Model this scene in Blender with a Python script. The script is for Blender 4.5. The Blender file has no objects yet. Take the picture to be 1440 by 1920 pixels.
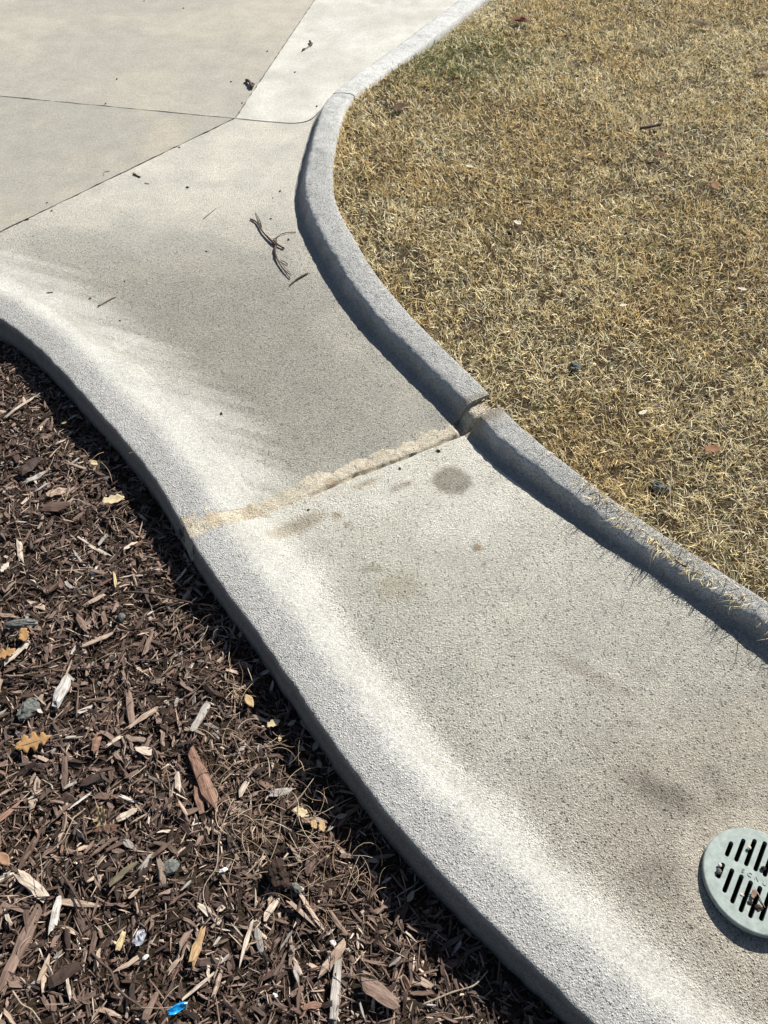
import bpy, bmesh, math, random
import numpy as np
from mathutils import Vector, Matrix
from mathutils.geometry import delaunay_2d_cdt

random.seed(7)
rng = np.random.default_rng(7)
scene = bpy.context.scene

# ------------------------------------------------------------------ camera
CAM_H, PITCH, F = 1.6, math.radians(50.0), 1443.0      # F in pixels of the 1440x1920 photograph
cam_d = bpy.data.cameras.new('camera')
cam_d.sensor_fit = 'VERTICAL'
cam_d.sensor_height = 34.6
cam_d.lens = F / 1920 * 34.6
cam_d.clip_start = 0.02
cam_d.clip_end = 600
cam = bpy.data.objects.new('camera', cam_d)
cam.location = (0, 0, CAM_H)
cam.rotation_euler = (math.pi / 2 - PITCH, 0, 0)
scene.collection.objects.link(cam)
scene.camera = cam

# ------------------------------------------------------------------ sky and sun
SUN_EL, SUN_AZ = math.radians(39.7), math.radians(41.0)   # azimuth clockwise from +Y
world = bpy.data.worlds.new("World")
scene.world = world
world.use_nodes = True
wn = world.node_tree
sky = wn.nodes.new('ShaderNodeTexSky')
sky.sky_type = 'NISHITA'
sky.sun_disc = False
sky.sun_elevation = SUN_EL
sky.sun_rotation = SUN_AZ
wn.links.new(sky.outputs[0], wn.nodes['Background'].inputs[0])
wn.nodes['Background'].inputs[1].default_value = 0.05
sun_d = bpy.data.lights.new('sun', 'SUN')
sun_d.energy = 5.0
sun_d.angle = math.radians(0.53)
sun_d.color = (1.0, 0.970, 0.895)
sun = bpy.data.objects.new('sun', sun_d)
sd = Vector((math.sin(SUN_AZ) * math.cos(SUN_EL), math.cos(SUN_AZ) * math.cos(SUN_EL), math.sin(SUN_EL)))
sun.rotation_euler = sd.to_track_quat('Z', 'Y').to_euler()
sun.location = sd * 20
scene.collection.objects.link(sun)
vs = scene.view_settings
vs.view_transform = 'Standard'
vs.look = 'None'
vs.gamma = 1
vs.use_curve_mapping = False
vs.exposure = 0.60

COL = scene.collection

# ------------------------------------------------------------------ helpers
def G(px, py, z=0.0):
    """ground point (height z) seen at photograph pixel px,py"""
    px = np.asarray(px, float); py = np.asarray(py, float)
    x = (px - 720) / F; y = (960 - py) / F
    d = np.stack([x, math.cos(PITCH) + y * math.sin(PITCH), -math.sin(PITCH) + y * math.cos(PITCH)], -1)
    t = (z - CAM_H) / d[..., 2]
    return d[..., :2] * t[..., None]

def GL(lst, z=0.0):
    a = np.array(lst, float)
    return G(a[:, 0], a[:, 1], z)

def tag(o, label=None, cat=None, group=None, kind=None):
    if label: o['label'] = label
    if cat: o['category'] = cat
    if group: o['group'] = group
    if kind: o['kind'] = kind
    return o

def link(name, me, mat=None, parent=None):
    o = bpy.data.objects.new(name, me)
    COL.objects.link(o)
    if mat is not None and me is not None and len(me.materials) == 0:
        me.materials.append(mat)
    if parent is not None:
        o.parent = parent
    return o

def empty(name, loc=(0, 0, 0)):
    o = bpy.data.objects.new(name, None)
    o.empty_display_size = 0.05
    o.location = loc
    COL.objects.link(o)
    return o

def mesh_np(name, V, faces, smooth=False, color=None, uv=None, attr=None):
    """V (n,3); faces: list of (k,m) int arrays"""
    me = bpy.data.meshes.new(name)
    V = np.ascontiguousarray(V, dtype=np.float32)
    me.vertices.add(len(V)); me.vertices.foreach_set('co', V.ravel())
    loops = np.concatenate([f.ravel() for f in faces]).astype(np.int32)
    sizes = np.concatenate([np.full(len(f), f.shape[1], np.int32) for f in faces])
    starts = np.concatenate([[0], np.cumsum(sizes)[:-1]]).astype(np.int32)
    me.loops.add(len(loops)); me.loops.foreach_set('vertex_index', loops)
    me.polygons.add(len(sizes)); me.polygons.foreach_set('loop_start', starts)
    me.polygons.foreach_set('loop_total', sizes)
    me.polygons.foreach_set('use_smooth', np.full(len(sizes), smooth, bool))
    me.update(calc_edges=True)
    me.validate()
    if color is not None:
        a = me.color_attributes.new('tint', 'FLOAT_COLOR', 'POINT')
        c = np.ones((len(V), 4), np.float32); c[:, :3] = color
        a.data.foreach_set('color', c.ravel())
    if attr:
        for k, v in attr.items():
            a = me.attributes.new(k, 'FLOAT', 'POINT'); a.data.foreach_set('value', np.asarray(v, np.float32))
    if uv is not None:
        l = me.uv_layers.new(name='uv')
        l.data.foreach_set('uv', np.asarray(uv, np.float32)[loops].ravel())
    return me

def _hash(ix, iy, seed):
    h = (ix.astype(np.int64) * 374761393 + iy.astype(np.int64) * 668265263 + seed * 1442695041) & 0xffffffff
    h = ((h ^ (h >> 13)) * 1274126177) & 0xffffffff
    return ((h ^ (h >> 16)) & 0xffffff) / float(0xffffff)

def vnoise(x, y, s, seed=0):
    x = np.asarray(x, float) * s; y = np.asarray(y, float) * s
    ix = np.floor(x); iy = np.floor(y); fx = x - ix; fy = y - iy
    fx = fx * fx * (3 - 2 * fx); fy = fy * fy * (3 - 2 * fy)
    a = _hash(ix, iy, seed); b = _hash(ix + 1, iy, seed); c = _hash(ix, iy + 1, seed); d = _hash(ix + 1, iy + 1, seed)
    return (a * (1 - fx) + b * fx) * (1 - fy) + (c * (1 - fx) + d * fx) * fy

def fbm(x, y, s, seed=0, o=4):
    r = 0; a = 0.5; t = 0
    for k in range(o):
        r = r + a * vnoise(x, y, s * 2 ** k, seed + 17 * k); t += a; a *= 0.5
    return r / t          # 0..1

def sstep(a, b, x):
    t = np.clip((x - a) / (b - a), 0, 1)
    return t * t * (3 - 2 * t)

def resample(P, step, smooth=0.0):
    P = np.asarray(P, float)
    L = np.concatenate([[0], np.cumsum(np.linalg.norm(np.diff(P, axis=0), axis=1))])
    n = max(2, int(L[-1] / step) + 1)
    s = np.linspace(0, L[-1], n)
    Q = np.stack([np.interp(s, L, P[:, k]) for k in range(P.shape[1])], -1)
    if smooth > 0:
        w = max(1, int(3 * smooth / step)); k = np.exp(-0.5 * (np.arange(-w, w + 1) * step / smooth) ** 2); k /= k.sum()
        pad = np.concatenate([2 * Q[0] - Q[w:0:-1], Q, 2 * Q[-1] - Q[-2:-w - 2:-1]])
        Q = np.stack([np.convolve(pad[:, j], k, 'valid') for j in range(Q.shape[1])], -1)
    return Q

def normals2(P):
    T = np.gradient(P, axis=0); T /= np.linalg.norm(T, axis=1)[:, None]
    return T, np.stack([T[:, 1], -T[:, 0]], -1)      # right-hand normal

def pdist(X, L):
    """distance of points X to polyline L"""
    best = np.full(len(X), 1e9)
    for a, b in zip(L[:-1], L[1:]):
        ab = b - a; t = np.clip(((X - a) @ ab) / (ab @ ab + 1e-12), 0, 1)
        best = np.minimum(best, np.linalg.norm(X - a - t[:, None] * ab, axis=1))
    return best

def inside(X, poly):
    x, y = X[:, 0], X[:, 1]; r = np.zeros(len(X), bool); n = len(poly)
    for i in range(n):
        x1, y1 = poly[i]; x2, y2 = poly[(i + 1) % n]
        c = (y1 > y) != (y2 > y)
        r ^= c & (x < (x2 - x1) * (y - y1) / (y2 - y1 + 1e-15) + x1)
    return r

# ------------------------------------------------------------------ materials
def new_mat(name):
    m = bpy.data.materials.new(name); m.use_nodes = True
    nt = m.node_tree; b = nt.nodes['Principled BSDF']
    return m, nt, b

def N(nt, t, **kw):
    n = nt.nodes.new(t)
    for k, v in kw.items(): setattr(n, k, v)
    return n

def mathn(nt, op, a, b=None, c=None, clamp=False):
    n = N(nt, 'ShaderNodeMath', operation=op); n.use_clamp = clamp
    for i, v in enumerate((a, b, c)):
        if v is None: continue
        if isinstance(v, (int, float)): n.inputs[i].default_value = v
        else: nt.links.new(v, n.inputs[i])
    return n.outputs[0]

def noise(nt, vec, scale, detail=3, rough=0.55):
    n = N(nt, 'ShaderNodeTexNoise'); n.inputs['Scale'].default_value = scale
    n.inputs['Detail'].default_value = detail; n.inputs['Roughness'].default_value = rough
    nt.links.new(vec, n.inputs['Vector'])
    return n.outputs['Fac']

def mapr(nt, v, a, b, c, d):
    n = N(nt, 'ShaderNodeMapRange'); nt.links.new(v, n.inputs[0])
    for i, x in enumerate((a, b, c, d)): n.inputs[i + 1].default_value = x
    return n.outputs[0]

def mulcol(nt, col, fac):
    n = N(nt, 'ShaderNodeVectorMath', operation='SCALE'); nt.links.new(col, n.inputs[0]); nt.links.new(fac, n.inputs['Scale'])
    return n.outputs[0]

def mixcol(nt, fac, a, b):
    n = N(nt, 'ShaderNodeMix', data_type='RGBA')
    for s, v in ((n.inputs[0], fac), (n.inputs[6], a), (n.inputs[7], b)):
        if isinstance(v, (int, float)): s.default_value = v
        elif isinstance(v, tuple): s.default_value = (*v, 1)
        else: nt.links.new(v, s)
    return n.outputs[2]

def concrete_mat():
    m, nt, b = new_mat('weathered_concrete')
    pos = N(nt, 'ShaderNodeNewGeometry').outputs['Position']
    tint = N(nt, 'ShaderNodeVertexColor', layer_name='tint').outputs[0]
    ro = N(nt, 'ShaderNodeAttribute', attribute_name='rough').outputs['Fac']
    grain = noise(nt, pos, 420, 4, 0.72)         # paste grain, 2-3 mm
    pit = noise(nt, pos, 210, 3, 0.65)           # worn pits, about 5 mm
    coarse = noise(nt, pos, 55, 2, 0.5)          # pits gather in patches
    vg = N(nt, 'ShaderNodeTexVoronoi'); vg.inputs['Scale'].default_value = 250
    nt.links.new(pos, vg.inputs['Vector'])
    grainy = mapr(nt, vg.outputs['Distance'], 0.05, 0.62, 1.0, 0.0)
    cellv = N(nt, 'ShaderNodeSeparateColor'); nt.links.new(vg.outputs['Color'], cellv.inputs[0])
    blotch = noise(nt, pos, 9, 4, 0.6)
    f1 = mathn(nt, 'MULTIPLY', mapr(nt, grain, 0.3, 0.7, 0.66, 1.34), mapr(nt, cellv.outputs[0], 0, 1, 0.84, 1.14))
    f2 = mathn(nt, 'MULTIPLY', mapr(nt, blotch, 0.3, 0.7, 0.92, 1.08), mapr(nt, noise(nt, pos, 95, 4, 0.75), 0.3, 0.7, 0.88, 1.12))
    # pits darkened in the colour, standing in for their self-shadow
    warp = N(nt, 'ShaderNodeTexNoise'); warp.inputs['Scale'].default_value = 240; warp.inputs['Detail'].default_value = 2; nt.links.new(pos, warp.inputs['Vector'])
    wv = N(nt, 'ShaderNodeVectorMath', operation='MULTIPLY_ADD'); nt.links.new(warp.outputs['Color'], wv.inputs[0]); wv.inputs[1].default_value = (.006, .006, .006); nt.links.new(pos, wv.inputs[2])
    vp = N(nt, 'ShaderNodeTexVoronoi'); vp.inputs['Scale'].default_value = 175; nt.links.new(wv.outputs[0], vp.inputs['Vector'])
    pc = N(nt, 'ShaderNodeSeparateColor'); nt.links.new(vp.outputs['Color'], pc.inputs[0])
    rad = mathn(nt, 'MULTIPLY', pc.outputs[1], mapr(nt, coarse, 0.3, 0.7, 0.60, 0.22))
    pd = mapr(nt, mathn(nt, 'SUBTRACT', vp.outputs['Distance'], rad), -0.16, 0.10, 0.0, 1.0)
    pd = mathn(nt, 'MULTIPLY', pd, mapr(nt, pit, 0.30, 0.46, 0.55, 1.0))
    rs = mathn(nt, 'MULTIPLY', ro, 0.44, clamp=True)
    pf = mathn(nt, 'SUBTRACT', 1.0, mathn(nt, 'MULTIPLY', mathn(nt, 'SUBTRACT', 1.0, pd), rs))
    # sparse dark aggregate specks
    vor = N(nt, 'ShaderNodeTexVoronoi'); vor.inputs['Scale'].default_value = 210
    nt.links.new(pos, vor.inputs['Vector'])
    sp = mapr(nt, vor.outputs['Distance'], 0.10, 0.24, 0.68, 1.0)
    f = mathn(nt, 'MULTIPLY', mathn(nt, 'MULTIPLY', f1, f2), mathn(nt, 'MULTIPLY', pf, sp))
    nt.links.new(mulcol(nt, tint, f), b.inputs['Base Color'])
    b.inputs['Roughness'].default_value = 0.88
    b.inputs['Specular IOR Level'].default_value = 0.25
    h = mathn(nt, 'ADD', mathn(nt, 'MULTIPLY', grain, 0.55), mathn(nt, 'ADD', mathn(nt, 'MULTIPLY', pd, 0.55), mathn(nt, 'MULTIPLY', mathn(nt, 'MULTIPLY', grainy, cellv.outputs[0]), 0.55)))
    bump = N(nt, 'ShaderNodeBump'); bump.inputs['Distance'].default_value = 0.0052
    nt.links.new(mathn(nt, 'MINIMUM', ro, 1.0), bump.inputs['Strength'])
    nt.links.new(mapr(nt, ro, 0.4, 1.4, 0.0065, 0.0165), bump.inputs['Distance'])
    nt.links.new(h, bump.inputs['Height'])
    nt.links.new(bump.outputs[0], b.inputs['Normal'])
    return m

def soil_mat(name, c1, c2, scale, bumpd):
    m, nt, b = new_mat(name)
    pos = N(nt, 'ShaderNodeNewGeometry').outputs['Position']
    a = noise(nt, pos, scale, 5, 0.65)
    f = mapr(nt, a, 0.35, 0.65, 0, 1)
    nt.links.new(mixcol(nt, f, c1, c2), b.inputs['Base Color'])
    b.inputs['Roughness'].default_value = 0.95
    b.inputs['Specular IOR Level'].default_value = 0.1
    bump = N(nt, 'ShaderNodeBump'); bump.inputs['Distance'].default_value = bumpd
    nt.links.new(a, bump.inputs['Height']); nt.links.new(bump.outputs[0], b.inputs['Normal'])
    return m

def tint_mat(name, rough=0.7, spec=0.3, grain=None, transl=0.0, lo=0.6, hi=1.25):
    """colour from the 'tint' attribute; grain=(along, across): fibre streaks on uv"""
    m, nt, b = new_mat(name)
    col = N(nt, 'ShaderNodeVertexColor', layer_name='tint').outputs[0]
    b.inputs['Roughness'].default_value = rough
    b.inputs['Specular IOR Level'].default_value = spec
    if grain:
        uv = N(nt, 'ShaderNodeUVMap', uv_map='uv').outputs[0]
        mp = N(nt, 'ShaderNodeMapping'); mp.inputs['Scale'].default_value = (grain[0], grain[1], 1)
        nt.links.new(uv, mp.inputs[0])
        a = noise(nt, mp.outputs[0], 1.0, 4, 0.65)
        col = mulcol(nt, col, mapr(nt, a, 0.28, 0.72, lo, hi))
        bump = N(nt, 'ShaderNodeBump'); bump.inputs['Distance'].default_value = 0.0012
        nt.links.new(a, bump.inputs['Height']); nt.links.new(bump.outputs[0], b.inputs['Normal'])
    nt.links.new(col, b.inputs['Base Color'])
    if transl > 0:
        out = nt.nodes['Material Output']
        tr = N(nt, 'ShaderNodeBsdfTranslucent'); nt.links.new(col, tr.inputs[0])
        mx = N(nt, 'ShaderNodeMixShader'); mx.inputs[0].default_value = transl
        nt.links.new(b.outputs[0], mx.inputs[1]); nt.links.new(tr.outputs[0], mx.inputs[2])
        nt.links.new(mx.outputs[0], out.inputs[0])
    return m

def mottled(name, c1, c2, scale, rough=0.7, spec=0.3, bumpd=0.0, metal=0.0, coord='Object'):
    m, nt, b = new_mat(name)
    v = N(nt, 'ShaderNodeTexCoord').outputs[coord]
    a = noise(nt, v, scale, 4, 0.6)
    nt.links.new(mixcol(nt, mapr(nt, a, 0.32, 0.68, 0, 1), c1, c2), b.inputs['Base Color'])
    b.inputs['Roughness'].default_value = rough; b.inputs['Specular IOR Level'].default_value = spec
    b.inputs['Metallic'].default_value = metal
    if bumpd:
        bump = N(nt, 'ShaderNodeBump'); bump.inputs['Distance'].default_value = bumpd
        nt.links.new(a, bump.inputs['Height']); nt.links.new(bump.outputs[0], b.inputs['Normal'])
    return m

M_CONC = concrete_mat()
M_SUB = soil_mat('joint_dirt', (0.030, 0.024, 0.018), (0.075, 0.060, 0.045), 120, 0.002)
M_THATCH = soil_mat('thatch_soil', (0.022, 0.016, 0.010), (0.085, 0.060, 0.034), 90, 0.006)
M_HUMUS = soil_mat('mulch_humus', (0.018, 0.012, 0.008), (0.060, 0.042, 0.029), 160, 0.006)
M_FAR = soil_mat('far_turf', (0.20, 0.155, 0.075), (0.30, 0.235, 0.115), 25, 0.01)
M_GRASS = tint_mat('dormant_grass', 0.62, 0.28, None, 0.22)
M_CHIP = tint_mat('shredded_wood', 0.62, 0.30, (40, 520), 0.0, 0.38, 1.62)
M_STEM = tint_mat('dry_stem', 0.6, 0.3, None, 0.1)
M_LEAF = tint_mat('dry_leaf', 0.75, 0.15, (60, 60), 0.22, 0.82, 1.12)
M_TWIG = mottled('twig_bark', (0.050, 0.030, 0.024), (0.115, 0.080, 0.062), 180, 0.75, 0.25, 0.0008)
M_TWIG_PALE = mottled('bare_twig_wood', (0.22, 0.17, 0.13), (0.42, 0.34, 0.26), 200, 0.7, 0.25, 0.0005)
M_DEBRIS = mottled('dark_debris', (0.022, 0.014, 0.011), (0.060, 0.038, 0.028), 200, 0.8, 0.2, 0.001)
M_CLOD = mottled('grey_clay', (0.085, 0.088, 0.080), (0.20, 0.205, 0.187), 160, 0.95, 0.08, 0.004)
M_PEBBLE = mottled('pale_pebble', (0.55, 0.44, 0.36), (0.75, 0.64, 0.55), 120, 0.7, 0.3, 0.0006)
M_CHALK = mottled('white_chip', (0.55, 0.53, 0.52), (0.78, 0.76, 0.74), 150, 0.6, 0.4, 0.0006)

def grate_mat():
    m, nt, b = new_mat('weathered_green_plastic')
    v = N(nt, 'ShaderNodeTexCoord').outputs['Object']
    a = noise(nt, v, 55, 5, 0.7); c = noise(nt, v, 14, 3, 0.6)
    col = mixcol(nt, mapr(nt, a, 0.34, 0.66, 0, 1), (0.19, 0.232, 0.213), (0.325, 0.375, 0.348))
    sc = mapr(nt, c, 0.62, 0.74, 0.0, 0.55)      # dull grey scuffs
    col = mixcol(nt, sc, col, (0.17, 0.185, 0.18))
    nt.links.new(col, b.inputs['Base Color'])
    b.inputs['Roughness'].default_value = 0.62; b.inputs['Specular IOR Level'].default_value = 0.4
    bump = N(nt, 'ShaderNodeBump'); bump.inputs['Distance'].default_value = 0.0006
    nt.links.new(a, bump.inputs['Height']); nt.links.new(bump.outputs[0], b.inputs['Normal'])
    return m
M_GRATE = grate_mat()
M_GRATE_DARK = mottled('dark_drain_plastic', (0.012, 0.013, 0.013), (0.03, 0.03, 0.03), 60, 0.8, 0.2)
M_LETTER = mottled('worn_raised_letter', (0.20, 0.255, 0.235), (0.30, 0.365, 0.335), 70, 0.6, 0.35)

# ------------------------------------------------------------------ plan of the place (ground curves traced at their real heights)
RT_PX = [(820, 35), (720, 110), (670, 145), (617, 188), (588, 222), (565, 300), (551, 360), (551, 400),
         (562, 437), (585, 479), (620, 545), (665, 605), (720, 667), (785, 730), (832, 775), (855, 800), (875, 820),
         (920, 872), (980, 912), (1040, 960), (1100, 1004), (1170, 1052), (1235, 1096), (1295, 1136), (1345, 1169),
         (1395, 1203), (1440, 1235)]
rt = GL(RT_PX)
far_dir = (rt[0] - rt[3]) / np.linalg.norm(rt[0] - rt[3])
near_dir = np.array([0.62, -0.78])
rt = np.vstack([rt[0] + far_dir * 5.0, rt, rt[-1] + near_dir * 2.0])
RT = resample(rt, 0.0085, 0.075)                       # toe of the right curb, far -> near
LO_PX = [(0, 595), (50, 630), (100, 680), (150, 735), (200, 790), (250, 845), (300, 908), (336, 970), (348, 1012),
         (400, 1080), (425, 1115), (490, 1195), (540, 1275), (600, 1360), (655, 1440), (720, 1530), (770, 1585),
         (845, 1660), (920, 1740), (995, 1810), (1070, 1880), (1110, 1920)]
Z_LIP = 0.034
lo = GL(LO_PX, Z_LIP)
lo = np.vstack([[[-4.2, 3.30], [-3.0, 2.98], [-2.2, 2.68], [-1.7, 2.43]], lo, lo[-1] + np.array([[0.5, -0.47], [1.6, -1.60]])])
LO = resample(lo, 0.010, 0.11)

# the sand-filled joint across the flume
JL, JR = G(342, 992, Z_LIP), G(858, 808, 0.0)        # left outer edge, right toe
JD = (JR - JL) / np.linalg.norm(JR - JL)             # along the joint, left -> right
JN = np.array([-JD[1], JD[0]])                       # uphill (away from camera)
def side(X): return (X - JL) @ JN                    # >0 : uphill slab

# driveway joints
J = G(440, 222)
d1 = G(0, 180) - J; d1 /= np.linalg.norm(d1)         # to the left
d2 = G(590, 0) - J; d2 /= np.linalg.norm(d2)         # away
d3 = G(0, 435) - J; d3 /= np.linalg.norm(d3)         # to the lower left

LT, LN = normals2(LO)                                # right-hand normal points to the flume (far->near: right is -x!) -> fix below
if ((RT[len(RT) // 2] - LO[len(LO) // 2]) @ LN[len(LO) // 2]) < 0: LN = -LN
RTT, RN = normals2(RT)
if (np.array([2.5, 3.0]) - RT[len(RT) // 2]) @ RN[len(RT) // 2] < 0: RN = -RN     # towards the lawn

# curb width and height along the right curb (by ground y of the toe)
def rwidth(P):
    return np.interp(P[:, 1], [0.0, 0.9, 1.05, 1.2, 1.35, 1.5, 1.65, 2.0, 2.6, 3.0, 3.4, 3.9, 4.2, 6],
                     [.10, .10, .10, .105, .112, .122, .128, .143, .155, .163, .152, .156, .175, .185])
def rheight(P):
    return np.interp(P[:, 1], [0.0, 0.92, 1.02, 1.14, 1.26, 1.4, 1.8, 3.0, 3.9, 4.3, 6], [.056, .056, .053, .050, .053, .056, .060, .074, .070, .062, .062])
WR = rwidth(RT)
RO = RT + RN * WR[:, None]
k = int(np.argmin(np.abs((RT - JL) @ JN)))           # where the joint crosses
Q_I = int(np.argmin(np.linalg.norm(RT - G(609, 199), axis=1)))   # where the driveway joint crosses
W_LIP = 0.215
prof_l = np.array([(-.012, -.16), (-.010, -.05), (-.0085, -.010), (-.0030, -.006), (-.0018, .010), (.0, .0285), (.0035, .0340), (.010, .0352), (.04, .0362), (.075, .0358),
                   (.095, .0330), (.115, .0270), (.135, .0185), (.158, .0095), (.185, .0032), (W_LIP, 0.0)])
prof_r = np.array([(0, 0), (.04, .04), (.09, .20), (.15, .44), (.21, .67), (.27, .83), (.33, .905), (.40, .948), (.52, .98), (.74, 1.0), (.88, .995), (.95, .975), (1.0, .90), (1.012, .4), (1.012, -1.5)])

def dense_profile(p, n):
    L = np.concatenate([[0], np.cumsum(np.linalg.norm(np.diff(p * [1, .5], axis=0), axis=1))])
    s = np.linspace(0, L[-1], n)
    q = np.stack([np.interp(s, L, p[:, 0]), np.interp(s, L, p[:, 1])], -1)
    kk = np.array([.25, .5, .25]); 
    for _ in range(2):
        q[1:-1] = .25 * q[:-2] + .5 * q[1:-1] + .25 * q[2:]
    return q
PL = prof_l
PRD = dense_profile(prof_r[:13], 26)
PR = np.vstack([PRD, prof_r[13:]])

def lip_z(s): return np.interp(s, PL[:, 0], PL[:, 1])

# ------------------------------------------------------------------ colour of the concrete (weathering, dirt), per point
def conc_color(X, slab, s_left=None):
    x, y = X[:, 0], X[:, 1]
    n1 = fbm(x, y, 2.2, 3); n2 = fbm(x, y, 7, 9); n3 = fbm(x, y, 26, 5)
    base = np.zeros((len(X), 3)); rough = np.zeros(len(X))
    grey = np.array([.415, .405, .375]); tan = np.array([.430, .378, .296]); dk = np.array([.285, .262, .215]); pale = np.array([.58, .56, .51])
    mix = lambda a, b, t: a * (1 - t)[:, None] + b * t[:, None]
    if slab == 'A':
        base = mix(np.array([.36, .338, .292])[None].repeat(len(X), 0), np.array([.425, .392, .328])[None].repeat(len(X), 0), sstep(.38, .62, n1 * .6 + n2 * .4))
        rough = .20 + .10 * n2
    elif slab == 'B':
        base = mix(np.array([.48, .462, .415])[None].repeat(len(X), 0), np.array([.555, .537, .488])[None].repeat(len(X), 0), sstep(.35, .65, n2))
        base *= (.93 + .14 * vnoise(x * .8 + y * .5, x * 22 - y * 34, 1.0, 31))[:, None]
        rough = .20 + .06 * n2
    elif slab == 'C':
        base = mix(np.array([.335, .318, .275])[None].repeat(len(X), 0), np.array([.405, .368, .302])[None].repeat(len(X), 0), sstep(.42, .66, n1 * .5 + n2 * .5))
        rough = .24 + .10 * n2
    elif slab == 'D':
        dl = pdist(X, LO); dr = pdist(X, RT)
        base = mix(np.array([.47, .448, .395])[None].repeat(len(X), 0), np.array([.535, .505, .435])[None].repeat(len(X), 0), sstep(.4, .62, n2 * .6 + n1 * .4))
        # grime in the middle of the flume
        gm = sstep(.22, .40, dl) * sstep(.05, .22, dr) * sstep(2.9, 2.2, y) * sstep(-.1, .25, (X - JL) @ JN)
        base = mix(base, dk[None].repeat(len(X), 0) * 1.1, .50 * gm * (.55 + .9 * (n2 - .25)).clip(0, 1))
        st = vnoise(dl * 5, y * 60 + x * 25, 1, 77)
        w = sstep(.38, .20, dl + (st - .5) * .14)
        base = mix(base, np.array([.50, .488, .45])[None].repeat(len(X), 0), .70 * w)
        rough = .50 + .48 * sstep(3.3, 2.3, y)
        rough *= (1 - .55 * w)
    elif slab == 'E':
        dl = pdist(X, LO); dr = pdist(X, RT)
        base = mix(np.array([.64, .615, .54])[None].repeat(len(X), 0), np.array([.72, .685, .59])[None].repeat(len(X), 0), sstep(.4, .62, n2 * .6 + n1 * .4))
        # tan-brown silt towards the drain
        dd = np.linalg.norm(X - GR_C[None], axis=1)
        sil = sstep(.55, .20, dd + (n2 - .5) * .35)
        base = mix(base, np.array([.55, .485, .395])[None].repeat(len(X), 0), .75 * sil)
        bl = sstep(.56, .68, n2 * .55 + n3 * .45) * sstep(.75, .3, dd)
        base = mix(base, np.array([.34, .295, .24])[None].repeat(len(X), 0), .5 * bl)
        jd = -side(X)
        w = sstep(.27, .17, dl + (n2 - .5) * .07)
        base = mix(base, np.array([.52, .508, .47])[None].repeat(len(X), 0), .45 * w)
        # grey band beside the pale edge, dusty patch under the joint
        def stain(px, py, rx, ry, col, a, ang=0.0, edge=.35, wob=.35):
            nonlocal base
            c = G(px, py); u = X - c; ca, sa = math.cos(ang), math.sin(ang)
            q = np.hypot((u @ np.array([ca, sa])) / rx, (u @ np.array([-sa, ca])) / ry)
            q = q + (n3 - .5) * wob * 2
            base = mix(base, np.array(col)[None].repeat(len(X), 0), a * sstep(1 + edge / 2, 1 - edge, q))
        ja = math.atan2(JD[1], JD[0])
        stain(848, 903, .058, .056, (.235, .212, .165), .80, 0, .25, .28)
        stain(752, 912, .045, .014, (.33, .285, .225), .75, ja, .5)
        stain(895, 1027, .013, .013, (.30, .215, .13), .85, 0, .4, .2)
        stain(908, 1056, .010, .006, (.33, .25, .17), .7)
        stain(630, 967, .014, .012, (.33, .25, .17), .8)
        stain(650, 985, .008, .008, (.33, .26, .18), .6)
        stain(700, 1066, .03, .012, (.34, .29, .2), .6)
        stain(745, 1100, .07, .05, (.47, .41, .29), .55, 0, .7)
        stain(560, 985, .09, .028, (.36, .30, .22), .75, ja, .6)
        stain(690, 905, .05, .012, (.36, .29, .20), .75, ja, .6)
        stain(1100, 1262, .12, .02, (.36, .30, .24), .45, -.6, .7)
        stain(1240, 1485, .10, .035, (.235, .20, .165), .75, -.5, .8)
        stain(1330, 1565, .045, .05, (.50, .44, .36), .6, 0, .6)
        stain(1235, 1640, .07, .05, (.27, .235, .19), .5, 0, .8)
        rough = .80 + .55 * sstep(1.45, .85, y) + .35 * (n2 - .5)
        rough *= (1 - .45 * w)
        rough = np.where(dd < .15, rough * .7, rough)
    return base, rough

# ------------------------------------------------------------------ slabs
GT, GAZ = math.radians(5), math.radians(110)
GR_N = Vector((math.sin(GT) * math.cos(GAZ), math.sin(GT) * math.sin(GAZ), math.cos(GT)))
GR_C = np.array([.7155, .4085])

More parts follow.
